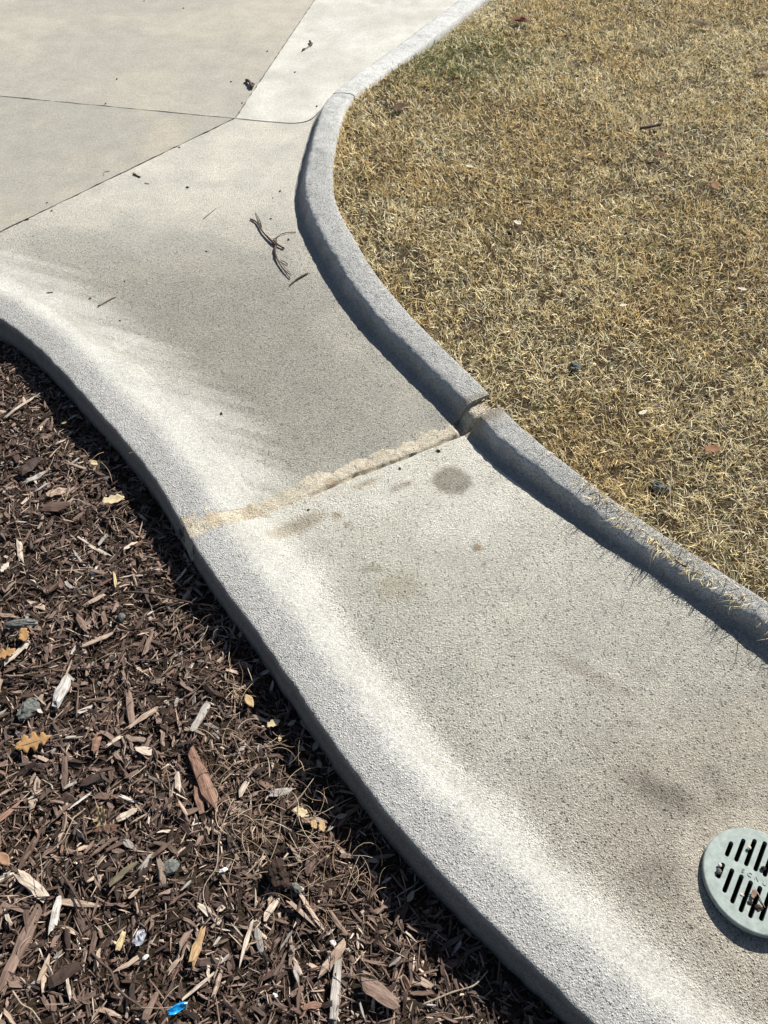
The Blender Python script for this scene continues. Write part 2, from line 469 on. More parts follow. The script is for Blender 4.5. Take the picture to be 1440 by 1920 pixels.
def cdt_fill(poly, step, holes=(), jit=.25):
    """triangulated fill of a polygon with interior points; returns V2, tris, boundary loops"""
    poly = np.asarray(poly)
    mn, mx = poly.min(0), poly.max(0)
    gx, gy = np.meshgrid(np.arange(mn[0], mx[0], step), np.arange(mn[1], mx[1], step))
    gx = gx + (np.arange(gx.shape[0]) % 2)[:, None] * step * .5
    pts = np.stack([gx.ravel(), gy.ravel()], -1) + rng.uniform(-jit, jit, (gx.size, 2)) * step
    pts = pts[inside(pts, poly)]
    pts = pts[pdist(pts, np.vstack([poly, poly[:1]])) > step * .45]
    for h in holes:
        h = np.asarray(h); pts = pts[~inside(pts, h)]; pts = pts[pdist(pts, np.vstack([h, h[:1]])) > step * .4]
    V = [poly]; loops = [list(range(len(poly)))]; n = len(poly)
    for h in holes:
        V.append(np.asarray(h)); loops.append(list(range(n, n + len(h)))); n += len(h)
    V.append(pts); A = np.vstack(V)
    edges = [(l[i], l[(i + 1) % len(l)]) for l in loops for i in range(len(l))]
    vo, eo, fo, ov, oe, of = delaunay_2d_cdt([Vector(p) for p in A], edges, [], 0, 1e-7)
    vo = np.array([tuple(v) for v in vo]); fo = np.array([f for f in fo if len(f) == 3])
    c = vo[fo].mean(1); kp = inside(c, poly)
    for h in holes: kp &= ~inside(c, np.asarray(h))
    fo = fo[kp]
    # map original loop indices
    inv = {}
    for i, l in enumerate(ov):
        for o in l: inv[o] = i
    loops = [[inv[i] for i in l] for l in loops]
    a, b, c3 = vo[fo[:, 0]], vo[fo[:, 1]], vo[fo[:, 2]]
    cr = (b - a)[:, 0] * (c3 - a)[:, 1] - (b - a)[:, 1] * (c3 - a)[:, 0]
    fo[cr < 0] = fo[cr < 0][:, ::-1]
    return vo, fo, loops

def slab(name, poly, step, key, parent, holes=(), depth=.05, label=None):
    v2, tri, loops = cdt_fill(poly, step, holes)
    col, rough = conc_color(v2, key)
    z = np.zeros(len(v2))
    V = np.column_stack([v2, z]); n0 = len(V); quads = []
    Vs = [V]; cols = [col]; rs = [rough]
    for li, l in enumerate(loops):
        l = np.array(l); m = len(l)
        top = np.column_stack([v2[l], np.full(m, -.0)]); bot = np.column_stack([v2[l], np.full(m, -depth)])
        i0 = sum(len(a) for a in Vs)
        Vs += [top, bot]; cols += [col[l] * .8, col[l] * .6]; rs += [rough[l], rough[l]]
        a = np.arange(m); b = (a + 1) % m
        quads.append(np.stack([i0 + a, i0 + m + a, i0 + m + b, i0 + b], -1))
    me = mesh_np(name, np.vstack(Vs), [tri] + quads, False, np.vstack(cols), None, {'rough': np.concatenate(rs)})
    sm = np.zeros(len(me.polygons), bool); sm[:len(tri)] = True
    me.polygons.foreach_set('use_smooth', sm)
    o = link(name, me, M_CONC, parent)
    if label: o['label'] = label
    return o

def wob(a, b, amp=.0018, step=.03):
    a = np.array(a); b = np.array(b); L = np.linalg.norm(b - a); n = max(2, int(L / step))
    t = np.linspace(0, 1, n)[:, None]; d = (b - a) / L; nn = np.array([-d[1], d[0]])
    w = rng.normal(0, amp, n); w[0] = w[-1] = 0
    return a + (b - a) * t + nn * w[:, None]

flume = tag(empty('gutter_flume'), 'rough grey concrete drainage flume curving between mulch bed and lawn', None, None, 'structure')
drive = tag(empty('driveway'), 'smooth tan concrete driveway slabs with dark joints behind the flume', None, None, 'structure')

g = .0032
p1, p2, p3 = (np.array([-d[1], d[0]]) for d in (d1, d2, d3))      # left normals
# inner line of the left lip (where it meets the flat)
LI = LO + LN * W_LIP
# points where joint 3 meets the left lip
def hit(P, o, d):
    s = (P - o) @ np.array([-d[1], d[0]]); i = np.where(np.sign(s[:-1]) != np.sign(s[1:]))[0]
    i = [q for q in i if (P[q] - o) @ d > 0][0]; t = s[i] / (s[i] - s[i + 1])
    return i, P[i] + t * (P[i + 1] - P[i])
m_i, m_p = hit(LI, J, d3)
f_i, f_p = hit(LI, J, d1) if False else (0, LI[0])
LTmp = None
jm = [i for i in range(len(LI) - 1) if side(LI[i]) > 0.0125 >= side(LI[i + 1])][0]      # lip index just uphill of the sand joint
je = [i for i in range(len(LI) - 1) if side(LI[i]) > -0.0235 >= side(LI[i + 1])][0] + 1
rm = [i for i in range(len(RT) - 1) if side(RT[i]) > 0.015 >= side(RT[i + 1])][0]
re_ = [i for i in range(len(RT) - 1) if side(RT[i]) > -0.0235 >= side(RT[i + 1])][0] + 1

FARY = 9.5
kA = J + d2 * ((FARY - J[1]) / d2[1])
# direction helpers: offset copies of the joint lines
def off(o, d, n, s, L): return o + n * s, o + n * s + d * L
BD = resample(np.vstack([J, GL([(500, 228), (550, 232), (578, 229), (595, 214)]), RT[Q_I]]), .03, .03)
BDT, BDN = normals2(BD)
BDN = BDN if BDN[0] @ d2 > 0 else -BDN
BDW = BD + BDN * rng.normal(0, .0008, len(BD))[:, None]
# slab A: between joint 1 (left) and joint 2 (away)
cornA = J + (d1 + d2) / np.linalg.norm(d1 + d2) * g * 1.4
A_poly = np.vstack([wob(cornA, cornA + d2 * 5.6), [[-6.5, FARY]], wob(cornA + d1 * 5.8, cornA)[:-1]])
# slab B: between joint 2 and the far curb
cornB = J + (d2 - d1) / np.linalg.norm(d2 - d1) * g * 1.4
far_rt = RT[:Q_I - 0][RT[:Q_I, 1] < FARY]
B_poly = np.vstack([cornB, (BDW + BDN * g * 1.5)[1:-1], far_rt[::-1], [far_rt[0] + np.array([-1.6, .3])], wob(cornB + d2 * 5.6, cornB)[:-1]])
# slab C: between joint 1 and joint 3
cornC = J + (d1 + d3) / np.linalg.norm(d1 + d3) * g * 2.4
C_poly = np.vstack([wob(cornC, cornC + d1 * 4.6), LI[:m_i][::1][LI[:m_i, 0] > -4.6], wob(m_p + p3 * 0 + (np.array([-d3[1], d3[0]]) * (g if np.array([-d3[1], d3[0]]) @ d1 > 0 else -g)), cornC)[:-1]])
# slab D: upper part of the flume
n3s = np.array([-d3[1], d3[0]]); n3s = -n3s if n3s @ d1 > 0 else n3s
cornD = J - (d1 + d2) / np.linalg.norm(d1 + d2) * g * 1.2
a_l = LI[jm] ; a_r = RT[rm]
D_poly = np.vstack([wob(cornD + d3 * 0, m_p + n3s * g)[:-1], LI[m_i + 1:jm + 1], wob(LI[jm], RT[rm], .0012)[1:-1], RT[Q_I + 1:rm + 1][::-1], (BDW - BDN * g * 1.5)[1:-1][::-1]])
# slab E: lower part, with the round drain opening
hole = [GR_C + .088 * np.array([math.cos(t), math.sin(t)]) for t in np.linspace(0, 2 * math.pi, 48, endpoint=False)]
E_poly = np.vstack([LI[je:], RT[re_:][::-1], wob(RT[re_], LI[je], .0012)[1:-1]])
slab('driveway_slab', A_poly, .09, 'A', drive)
slab('driveway_slab', C_poly, .06, 'C', drive)
slab('driveway_slab', B_poly, .06, 'B', drive, label='paler brushed slab along the far curb')
slab('flume_slab', D_poly, .016, 'D', flume)
slab('flume_slab', E_poly, .0095, 'E', flume, [hole], label='rougher lower slab with the round drain')

# dirt below the joints
sub = np.array([[-7, -3, -.02], [4, -3, -.02], [4, 10, -.02], [-7, 10, -.02]])
# (cut away where the drain pipe goes down: four strips round the pipe)
def rect(x0, y0, x1, y1, z): return [(x0, y0, z), (x1, y0, z), (x1, y1, z), (x0, y1, z)]

def loft(name, path, nrm, prof_fn, col_fn, parent, cap=True, label=None, bumpy=False):
    n = len(path); rows = []
    for i in range(n):
        u, z = prof_fn(i)
        rows.append(np.column_stack([path[i] + nrm[i] * u[:, None], z]))
    R = np.array(rows); m = R.shape[1]
    if bumpy:
        a = (R[:, :, 0] + R[:, :, 2] * .9); b2 = (R[:, :, 1] - R[:, :, 2] * .8)
        d = (fbm(a, b2, 22, 501, 3) - .5) * .0055 + (fbm(a, b2, 95, 503, 3) - .5) * .0042
        wgt = sstep(.002, .02, R[:, :, 2])
        R[:, :, 2] += d * wgt
        R[:, :, :2] -= nrm[:, None, :] * (d * wgt * .8)[..., None]
    V = R.reshape(-1, 3)
    i = np.arange(n - 1)[:, None]; j = np.arange(m - 1)[None]
    q = np.stack([i * m + j, (i + 1) * m + j, (i + 1) * m + j + 1, i * m + j + 1], -1).reshape(-1, 4)
    # orient up
    a, b, c = V[q[:, 0]], V[q[:, 1]], V[q[:, 2]]
    if np.cross(b - a, c - a)[:, 2].sum() < 0: q = q[:, ::-1]
    col, rough = col_fn(R)
    faces = [q]
    Vs = [V]; cs = [col]; rs = [rough]; base = len(V)
    if cap:
        for e, flip in ((0, False), (n - 1, True)):
            r = R[e]
            r2 = np.vstack([r, [[r[0, 0], r[0, 1], min(r[0, 2], -.1)]]])
            Vs.append(r2); cs.append(np.full((len(r2), 3), .25) * [1, .93, .82]); rs.append(np.full(len(r2), .5))
            f = np.arange(base, base + len(r2))[None]
            faces.append(f[:, ::-1] if flip else f); base += len(r2)
    me = mesh_np(name, np.vstack(Vs), faces, True, np.vstack(cs), None, {'rough': np.concatenate(rs)})
    if cap:
        sm = np.ones(len(me.polygons), bool); sm[-2:] = False; me.polygons.foreach_set('use_smooth', sm)
    o = link(name, me, M_CONC, parent)
    if label: o['label'] = label
    return o

def lip_col(R):
    n, m, _ = R.shape; V = R.reshape(-1, 3); s = np.tile(PL[:, 0], n)
    n2 = fbm(V[:, 0], V[:, 1], 8, 9); n3 = fbm(V[:, 0], V[:, 1], 30, 2)
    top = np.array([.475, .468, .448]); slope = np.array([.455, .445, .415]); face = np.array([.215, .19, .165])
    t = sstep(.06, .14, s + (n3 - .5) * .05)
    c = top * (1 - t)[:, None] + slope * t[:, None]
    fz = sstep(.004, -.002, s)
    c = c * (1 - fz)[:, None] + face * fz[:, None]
    fl, fr = conc_color(V[:, :2], 'E'); fd, frd = conc_color(V[:, :2], 'D')
    up = sstep(-.03, .03, side(V[:, :2]))[:, None]; fl = fl * (1 - up) + fd * up; fr = fr * (1 - up[:, 0]) + frd * up[:, 0]
    c = c * (.9 + .2 * n2)[:, None]
    bl = sstep(.13, W_LIP, s); c = c * (1 - bl)[:, None] + fl * bl[:, None]
    stn = fbm(V[:, 0] + V[:, 1], s * 1.2 + V[:, 1] * .3, 16, 91, 3); dust = sstep(.46, .66, n2 * .6 + stn * .4)
    c = c * (1 - .22 * (dust * t))[:, None] + np.array([.10, .088, .065])[None] * (.22 * dust * t)[:, None] * 2
    rough = .80 - .28 * t
    rough = rough * (1 - bl) + fr * bl
    rough = np.where(s < .002, .25, rough)
    return c, rough

def lip_prof(i):
    P = PL.copy(); w = (fbm(LO[i:i + 1, 0], LO[i:i + 1, 1], 5, 11)[0] - .5)
    P[:, 1] = np.where(P[:, 1] > 0, P[:, 1] * (1 + .22 * w), P[:, 1])
    e = (fbm(LO[i:i + 1, 0], LO[i:i + 1, 1], 40, 301)[0] - .5) * .006 + (fbm(LO[i:i + 1, 0], LO[i:i + 1, 1], 130, 305, 2)[0] - .5) * .003
    P[:, 0] += e * sstep(.03, .005, P[:, 0]); P[:, 1] += e * .35 * sstep(.03, .005, P[:, 0]) * sstep(.0, .02, P[:, 1])
    return P[:, 0], P[:, 1]
# denser profile for a smooth shoulder
def densify(p):
    q = [p[0]]
    for a, b in zip(p[:-1], p[1:]):
        kk = 3 if b[0] > .01 else 1
        for t in range(1, kk + 1): q.append(a + (b - a) * t / kk)
    q = np.array(q); i0 = 9
    for _ in range(2): q[i0:-1, 1] = .25 * q[i0 - 1:-2, 1] + .5 * q[i0:-1, 1] + .25 * q[i0 + 1:, 1]
    return q
PL = densify(PL)
for lab, a, b in (('low rounded edge of the upper slab', 0, jm + 1), ('low rounded edge of the lower slab', je, len(LO))):
    idx = np.arange(a, b)
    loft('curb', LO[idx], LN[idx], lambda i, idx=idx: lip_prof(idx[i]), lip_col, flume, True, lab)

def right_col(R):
    n, m, _ = R.shape; V = R.reshape(-1, 3); u = np.tile(PR[:, 0], n)
    n2 = fbm(V[:, 0], V[:, 1], 8, 9); n3 = fbm(V[:, 0], V[:, 1], 30, 2)
    c = np.array([.575, .570, .550])[None] * ((.86 + .28 * n2) * np.interp(V[:, 1], [3.9, 4.15], [1, .98]))[:, None]
    lo_ = np.array([.275, .272, .262]); t = sstep(.36, .06, u + (n3 - .5) * .12)  # grimy curb face, its colour also darkened to deepen the shade there
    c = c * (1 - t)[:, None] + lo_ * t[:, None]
    rough = .60 + .40 * sstep(.2, .5, u)
    rough = rough * np.interp(V[:, 1], [1, 3.2, 4.2], [1.0, .95, .45])
    # sandy smear beside the joint
    sj = np.abs(side(V[:, :2])); t = sstep(.09, .02, sj + (n3 - .5) * .06) * .8
    c = c * (1 - t)[:, None] + np.array([.36, .30, .225]) * t[:, None]
    return c, rough

SH = np.abs(RTT @ np.array([math.cos(SUN_AZ), -math.sin(SUN_AZ)]))      # how squarely the sun crosses the curb
TOE = .022 * SH ** 1.5
def right_prof(i):
    P = PR.copy(); x, y = RT[i]
    w, h = WR[i], rheight(RT[i:i + 1])[0]
    nz = fbm(np.array([x]), np.array([y]), 6, 21)[0] - .5
    # worn, softer face near the lower end
    soft = float(np.interp(y, [.93, 1.0, 1.12, 1.28, 1.45], [0, .35, .5, .25, 0]))
    zz = P[:, 1].copy()
    ease = np.clip(P[:, 0], 0, 1) ** 0.8
    zz = np.where((P[:, 0] <= 1.0), zz * (1 - .8 * soft) + .8 * soft * np.clip(P[:, 0] * 1.02, 0, 1), zz)
    ts = TOE[i]; u = P[:, 0] * (w - ts) + ts * (1 - np.exp(-np.clip(P[:, 0], 0, 9) * 60))
    z = np.where(P[:, 1] > 0, zz * h * (1 + .16 * nz), P[:, 1] * .1)
    return u, z
cg = max(1, int(.004 / .015))
segs = [('rolled edge along the paler driveway slab', 0, Q_I, drive), ('high rolled edge of the upper slab', Q_I + 1, rm - 1, flume), ('high rolled edge of the lower slab', re_, len(RT), flume)]
for lab, a, b, par in segs:
    idx = np.arange(a, b); P = RT[idx].copy()
    # close the driveway joint down to a few millimetres
    if a == Q_I + 1: P[0] = RT[Q_I] + (RT[Q_I + 1] - RT[Q_I]) * .95
    if b == Q_I: P = np.vstack([P, RT[Q_I] - (RT[Q_I] - RT[Q_I - 1]) * .05]); idx = np.append(idx, Q_I)
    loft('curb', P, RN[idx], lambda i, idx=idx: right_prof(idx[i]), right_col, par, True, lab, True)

# sand filler in the joint, following the profile of the flume
def filler():
    L = np.linalg.norm(JR - JL); rw = WR[k] + .006
    s = np.linspace(-.008, L + rw, 200); w = np.linspace(-.064, .084, 38)
    S, Wd = np.meshgrid(s, w, indexing='ij')
    jw = .012 * (fbm(s, s * 0, 9, 51) - .5) * 2
    X = JL + S[..., None] * JD + (Wd + jw[:, None])[..., None] * JN
    ca = float(LN[jm] @ JD)
    zl = np.interp(S * ca, PL[:, 0], PL[:, 1]); pu, pz = right_prof(k); zr = np.interp(S - L, pu[:26], pz[:26])
    surf = np.where(S < L * .5, zl, np.where(S > L, zr, 0))
    n = fbm(X[..., 0].ravel(), X[..., 1].ravel(), 55, 61, 4).reshape(S.shape) - .5
    n2 = fbm(X[..., 0].ravel(), X[..., 1].ravel(), 14, 63, 3).reshape(S.shape) - .5
    q = np.abs(Wd - .006) / (.041 + .018 * sstep(.35, .05, S / L))
    z = surf + .0012 - .0032 * q ** 2.0 + n * .0052 + n2 * .0052
    zc_ = surf - .019 + n * .010 + n2 * .008 - .04 * sstep(-.008, -.020, Wd)
    zc_ = np.where(Wd > .045, np.minimum(zc_, surf - .012 - .4 * (Wd - .045)), zc_)
    on = sstep(L - .006, L + .012, S); z = z * (1 - on) + zc_ * on                # sunken where it meets the high curb
    z -= .022 * np.exp(-((Wd + .0205 + .012 * n2) / .0042) ** 2) * sstep(.38, .58, S / L + n2 * .5)      # crack along its lower edge
    z = np.where(S < 0.004, z - .02, z)
    V = np.column_stack([X.reshape(-1, 2), z.ravel()])
    a, b = S.shape; i = np.arange(a - 1)[:, None]; j = np.arange(b - 1)[None]
    qd = np.stack([i * b + j, (i + 1) * b + j, (i + 1) * b + j + 1, i * b + j + 1], -1).reshape(-1, 4)
    n3 = fbm(V[:, 0], V[:, 1], 20, 71)
    t = sstep(.45, .7, n3)[:, None]
    col = (np.array([.60, .535, .42]) * (1 - t) + np.array([.50, .41, .30]) * t) * (.85 + .3 * fbm(V[:, 0], V[:, 1], 60, 73))[:, None]
    me = mesh_np('joint_filler', V, [qd], True, col, None, {'rough': np.full(len(V), .75)})
    o = link('joint_filler', me, M_CONC, flume); o['label'] = 'sandy tan filler across the flume'
    return o
filler()

# ------------------------------------------------------------------ ground sheets
def sheet(name, polys, z, mat, kind='structure', parent=None):
    V = []; Fq = []
    for r in polys:
        V += [(x, y, z) for x, y in r]; Fq.append(list(range(len(V) - 4, len(V))))
    me = bpy.data.meshes.new(name); me.from_pydata(V, [], Fq); me.update()
    o = link(name, me, mat, parent); tag(o, None, None, None, kind)
    return o
def frame_rects(x0, y0, x1, y1, hx0, hy0, hx1, hy1):
    return [[(x0, y0), (hx0, y0), (hx0, y1), (x0, y1)], [(hx1, y0), (x1, y0), (x1, y1), (hx1, y1)],
            [(hx0, y0), (hx1, y0), (hx1, hy0), (hx0, hy0)], [(hx0, hy1), (hx1, hy1), (hx1, y1), (hx0, y1)]]
c = GR_C
o = sheet('ground', frame_rects(-300, -300, 300, 300, c[0] - .075, c[1] - .075, c[0] + .075, c[1] + .075), -.30, M_FAR)
tag(o, 'far dormant turf around the place')
jb = np.vstack([resample(LO + LN * .06, .1), resample(RT - RN * .01, .1)[::-1]])
v2, tri, _ = cdt_fill(jb, .25, [[GR_C + .089 * np.array([math.cos(t), math.sin(t)]) for t in np.linspace(0, 2 * math.pi, 40, endpoint=False)]])
o = link('joint_bed', mesh_np('joint_bed', np.column_stack([v2, np.full(len(v2), -.016)]), [tri], False), M_SUB)
o['kind'] = 'structure'
tag(o, 'dark dirt showing in the joints below the slabs')

# lawn soil
lawn_edge = RO + RN * (-.014 - .030 * sstep(1.55, 1.2, RO[:, 1]) + .036 * (fbm(RO[:, 0], RO[:, 1], 13, 401, 3) - .46))[:, None]
LAWN_Z = .042
lp = lawn_edge[lawn_edge[:, 1] < 9]
lawn_poly = np.vstack([resample(lp, .08), [[4.5, -1.2], [6.0, 1.5], [6.0, 9.4]]])
v2, tri, loops = cdt_fill(lawn_poly, .09)
zz = LAWN_Z + .012 * (fbm(v2[:, 0], v2[:, 1], 2.5, 41) - .5) * 2 * sstep(0, .2, pdist(v2, lawn_edge[::6])) - .035 * sstep(4.2, 4.8, v2[:, 1]) * sstep(.35, .0, pdist(v2, lawn_edge[::6]))
def lawn_z(X):
    de = pdist(X, lawn_edge[::8])
    return LAWN_Z + .012 * (fbm(X[:, 0], X[:, 1], 2.5, 41) - .5) * 2 * sstep(0, .2, de) - .035 * sstep(4.2, 4.8, X[:, 1]) * sstep(.35, .0, de)
me = mesh_np('lawn_soil', np.column_stack([v2, zz]), [tri], True)
tag(link('lawn_soil', me, M_THATCH), 'thatchy brown soil under the dormant lawn', None, None, 'structure')

# mulch bed
MZ = -.052
def mulch_z(X):
    de = pdist(X, LO[::6])
    z = MZ + .030 * (fbm(X[:, 0], X[:, 1], 5, 81) - .5) + .026 * (fbm(X[:, 0], X[:, 1], 14, 83) - .5) + .010 * (fbm(X[:, 0], X[:, 1], 45, 85) - .5)
    return z - .018 * sstep(.10, .0, de)
mb_edge = LO + LN * .004
mulch_poly = np.vstack([resample(mb_edge, .03), [[1.2, -2.2], [-4.4, -2.2]]])
def mesh_mulch():
    near = np.array([[-1.75, -.35], [.75, -.35], [.75, 2.6], [-1.75, 2.6]])
    v2, tri, loops = cdt_fill(mulch_poly, .03)
    V = np.column_stack([v2, mulch_z(v2)])
    return mesh_np('mulch_bed', V, [tri], True)
tag(link('mulch_bed', mesh_mulch(), M_HUMUS), 'dark humus of the mulch bed beside the flume', None, None, 'structure')

# ------------------------------------------------------------------ grass
def build_grass():
    def scatter(n, x0, x1, y0, y1):
        return np.stack([rng.uniform(x0, x1, n), rng.uniform(y0, y1, n)], -1)
    root_poly = lawn_poly
    P = scatter(690000, -.35, 3.4, .55, 6.3)
    P = P[inside(P, root_poly)]
    # keep what the camera sees (with a margin) dense; thin out elsewhere
    d = P[:, 1]; lim = .62 * (P[:, 1] * math.cos(PITCH) + (CAM_H - .06) * math.sin(PITCH)) * .87
    keep = (np.abs(P[:, 0]) < lim + .45) | (rng.random(len(P)) < .55)
    dens = np.interp(P[:, 1], [0, 1.5, 3, 6], [1, 1, .80, .60])
    keep &= rng.random(len(P)) < dens
    bare = fbm(P[:, 0], P[:, 1], 9, 101)
    keep &= rng.random(len(P)) < np.interp(bare, [.25, .36, .44, 1], [.45, .75, 1, 1])
    P = P[keep]
    # outside margin
    Q = scatter(26000, -.2, 5.8, -.8, 9.0); Q = Q[inside(Q, root_poly)]
    P = np.vstack([P, Q])
    # fringe hanging over the curb
    ii = rng.integers(0, len(RO), 9000); ii = ii[(RO[ii, 1] < 6) & (RO[ii, 1] > .5)]
    Fp = lawn_edge[ii] + RN[ii] * rng.uniform(-.004, .03, len(ii))[:, None]
    nf = len(Fp); P = np.vstack([P, Fp]); n = len(P)
    x, y = P[:, 0], P[:, 1]
    clump = fbm(x, y, 12, 111); sw = fbm(x, y, 5, 113); swirl = vnoise(x, y, 22, 117) * 6 * math.pi
    L = rng.gamma(7, .0049, n) * (.70 + .6 * clump); L = np.clip(L, .014, .075)
    az = np.where(rng.random(n) < .55, swirl + rng.normal(0, .7, n), rng.uniform(0, 2 * math.pi, n))
    tilt = np.radians(np.clip(rng.normal(62, 18, n), 10, 88))
    droop = np.radians(np.clip(rng.normal(8, 13, n), -20, 40))
    # fringe leans out over the concrete
    out = np.arctan2(-RN[ii, 1], -RN[ii, 0])
    fc = fbm(Fp[:, 0], Fp[:, 1], 16, 403, 3); az[-nf:] = np.where(rng.random(nf) < .72, out + rng.normal(0, .75, nf), az[-nf:]); L[-nf:] *= np.interp(fc, [.3, .5, .7], [.45, .9, 1.35])
    low = np.interp(y[-nf:], [0.9, 1.0, 1.3, 1.6, 3], [1.3, 1.6, 1.4, .85, .75])
    L[-nf:] *= low
    tilt[-nf:] = np.radians(np.clip(rng.normal(58, 20, nf), 10, 95))
    z0 = lawn_z(P) - .004
    wdt = rng.uniform(.0007, .0017, n) * np.interp(y, [0, 1.2, 2, 5], [.72, .78, 1.1, 1.6])
    K = 4
    V = np.zeros((n, 7, 3)); c = np.stack([x, y, z0], -1)
    tw = rng.uniform(-.9, .9, n); curve = rng.normal(0, .16, n)
    pos = c.copy()
    fr = [1, .85, .6]
    for kx in range(K):
        a = az + curve * kx; th = np.minimum(tilt + droop * kx, math.radians(112))
        dirv = np.stack([np.cos(a) * np.sin(th), np.sin(a) * np.sin(th), np.cos(th)], -1)
        sidev = np.stack([-np.sin(a) * np.cos(tw), np.cos(a) * np.cos(tw), np.sin(tw)], -1)
        if kx < 3:
            V[:, 2 * kx] = pos - sidev * (wdt * fr[kx])[:, None]; V[:, 2 * kx + 1] = pos + sidev * (wdt * fr[kx])[:, None]
            pos = pos + dirv * (L / 3)[:, None]
        else:
            V[:, 6] = pos
    V[:, :, 2] = np.maximum(V[:, :, 2], np.where(np.arange(n)[:, None] < n - nf, LAWN_Z - .02, -.2))
    # keep fringe blades above the curb top
    base = np.arange(n)[:, None] * 7
    q = np.concatenate([base + np.array([0, 1, 3, 2]), base + np.array([2, 3, 5, 4])])
    t = base + np.array([4, 5, 6])
    straw = np.array([.94, .765, .41]); palec = np.array([.97, .88, .61]); gold = np.array([.74, .55, .26]); brown = np.array([.28, .175, .085]); green = np.array([.21, .24, .07])
    patch = fbm(x, y, 3.2, 121); patch2 = fbm(x, y, 7, 125)
    r = rng.random(n)
    gx, gy = G(840, 95, .06); gprob = .05 + .10 * sstep(.5, .75, patch2) + 1.6 * np.exp(-(((x - gx) / .34) ** 2 + ((y - gy) / .34) ** 2))
    wp = np.stack([.40 + 0 * r, .18 + .45 * sstep(.52, .34, patch), .10 + .38 * sstep(.52, .70, patch), .16 + 0 * r, gprob], -1)
    wp = np.cumsum(wp / wp.sum(1, keepdims=True), 1)
    pick = (r[:, None] > wp).sum(1).clip(0, 4)
    C = np.array([straw, palec, gold, brown, green])[pick] * rng.uniform(.66, 1.25, n)[:, None]
    Cv = np.repeat(C[:, None], 7, 1)
    Cv[:, :2] *= np.array([.72, .68, .60])            # each blade darker and browner at its base
    me = mesh_np('grass', V.reshape(-1, 3), [q, t], False, Cv.reshape(-1, 3))
    o = link('grass', me, M_GRASS)
    tag(o, 'short straw coloured dormant grass of the lawn behind the curb', 'grass', None, 'stuff')
    return n
NB = build_grass()
print('blades', NB)

# ------------------------------------------------------------------ mulch pieces
PAL = {
    'dark': (.050, .032, .025), 'brown': (.115, .073, .056), 'mid': (.195, .132, .103), 'tan': (.37, .275, .21),
    'pale': (.47, .385, .31), 'grey': (.34, .305, .275), 'white': (.50, .46, .42), 'red': (.22, .125, .088),
    'yellow': (.48, .37, .20), 'orange': (.38, .25, .13), 'olive': (.15, .125, .08)}

def frame_from(yaw, pitch, roll):
    cy, sy, cp, sp, cr, sr = np.cos(yaw), np.sin(yaw), np.cos(pitch), np.sin(pitch), np.cos(roll), np.sin(roll)
    ex = np.stack([cy * cp, sy * cp, sp], -1)
    e2 = np.stack([-sy, cy, np.zeros_like(cy)], -1); e3 = np.cross(ex, e2)
    ey = e2 * cr[:, None] + e3 * sr[:, None]; ez = np.cross(ex, ey)
    return ex, ey, ez

def chip_batch(P, L, W, T, yaw, pitch, roll, col, K=4):
    """n splintery chips, K cross-sections of 4 corners"""
    n = len(P); ex, ey, ez = frame_from(yaw, pitch, roll)
    st = np.linspace(-.5, .5, K); V = np.zeros((n, K, 4, 3)); UV = np.zeros((n, K, 4, 2))
    bend = rng.normal(0, .10, n); off_ = rng.uniform(0, 50, (n, 2))
    for kx, s in enumerate(st):
        e = abs(s) * 2
        wv = W * (1 - .55 * e ** 2 * rng.uniform(.2, 1.25, n)); tv = T * (1 - .45 * e ** 2 * rng.uniform(.1, 1.2, n))
        sx = L * (s + (rng.normal(0, .055, n)))
        cy_ = W * rng.normal(0, .10, n) * (e > .2) + bend * L * (s * s - .1) * .6
        cz_ = bend * L * (s * s) * .5
        for j, (a, b) in enumerate(((-1, -1), (1, -1), (1, 1), (-1, 1))):
            jx = L * rng.normal(0, .03 if e < .9 else .12, n)
            py = a * wv * .5 * rng.uniform(.55, 1.22, n) + cy_; pz = b * tv * .5 * rng.uniform(.7, 1.2, n) + cz_
            V[:, kx, j] = P + ex * (sx + jx)[:, None] + ey * py[:, None] + ez * pz[:, None]
            UV[:, kx, j, 0] = s * L + off_[:, 0]; UV[:, kx, j, 1] = (j * .37) * W + a * .5 * W + off_[:, 1]
    b0 = np.arange(n)[:, None] * (K * 4); F = []
    for kx in range(K - 1):
        for j in range(4):
            j2 = (j + 1) % 4
            F.append(b0 + np.array([kx * 4 + j, (kx + 1) * 4 + j, (kx + 1) * 4 + j2, kx * 4 + j2])[None])
    F.append(b0 + np.array([0, 1, 2, 3])[None]); e_ = (K - 1) * 4; F.append(b0 + np.array([e_ + 3, e_ + 2, e_ + 1, e_])[None])
    F = np.concatenate(F)[:, ::-1]
    C = np.repeat(col[:, None], K * 4, 1) * rng.uniform(.88, 1.12, (n, K * 4, 1))
    return V.reshape(-1, 3), F, C.reshape(-1, 3), UV.reshape(-1, 2)

def pick_cols(n, names, w):
    A = np.array([PAL[k] for k in names]); i = rng.choice(len(names), n, p=np.array(w) / sum(w))
    return A[i] * rng.uniform(.65, 1.35, n)[:, None]

def mulch_points(n, thin=True):
    out = []
    while sum(len(o) for o in out) < n:
        P = np.stack([rng.uniform(-1.75, .62, n * 2), rng.uniform(-.25, 2.3, n * 2)], -1)
        P = P[inside(P, MULCH_IN)]
        vis = np.abs(P[:, 0]) < .64 * (P[:, 1] * math.cos(PITCH) + (CAM_H + .05) * math.sin(PITCH)) * .82
        P = P[vis | (rng.random(len(P)) < .35)]
        out.append(P)
    return np.vstack(out)[:n]
MULCH_IN = np.vstack([resample(LO - LN * .004, .03), [[1.2, -2.2], [-4.4, -2.2]]])

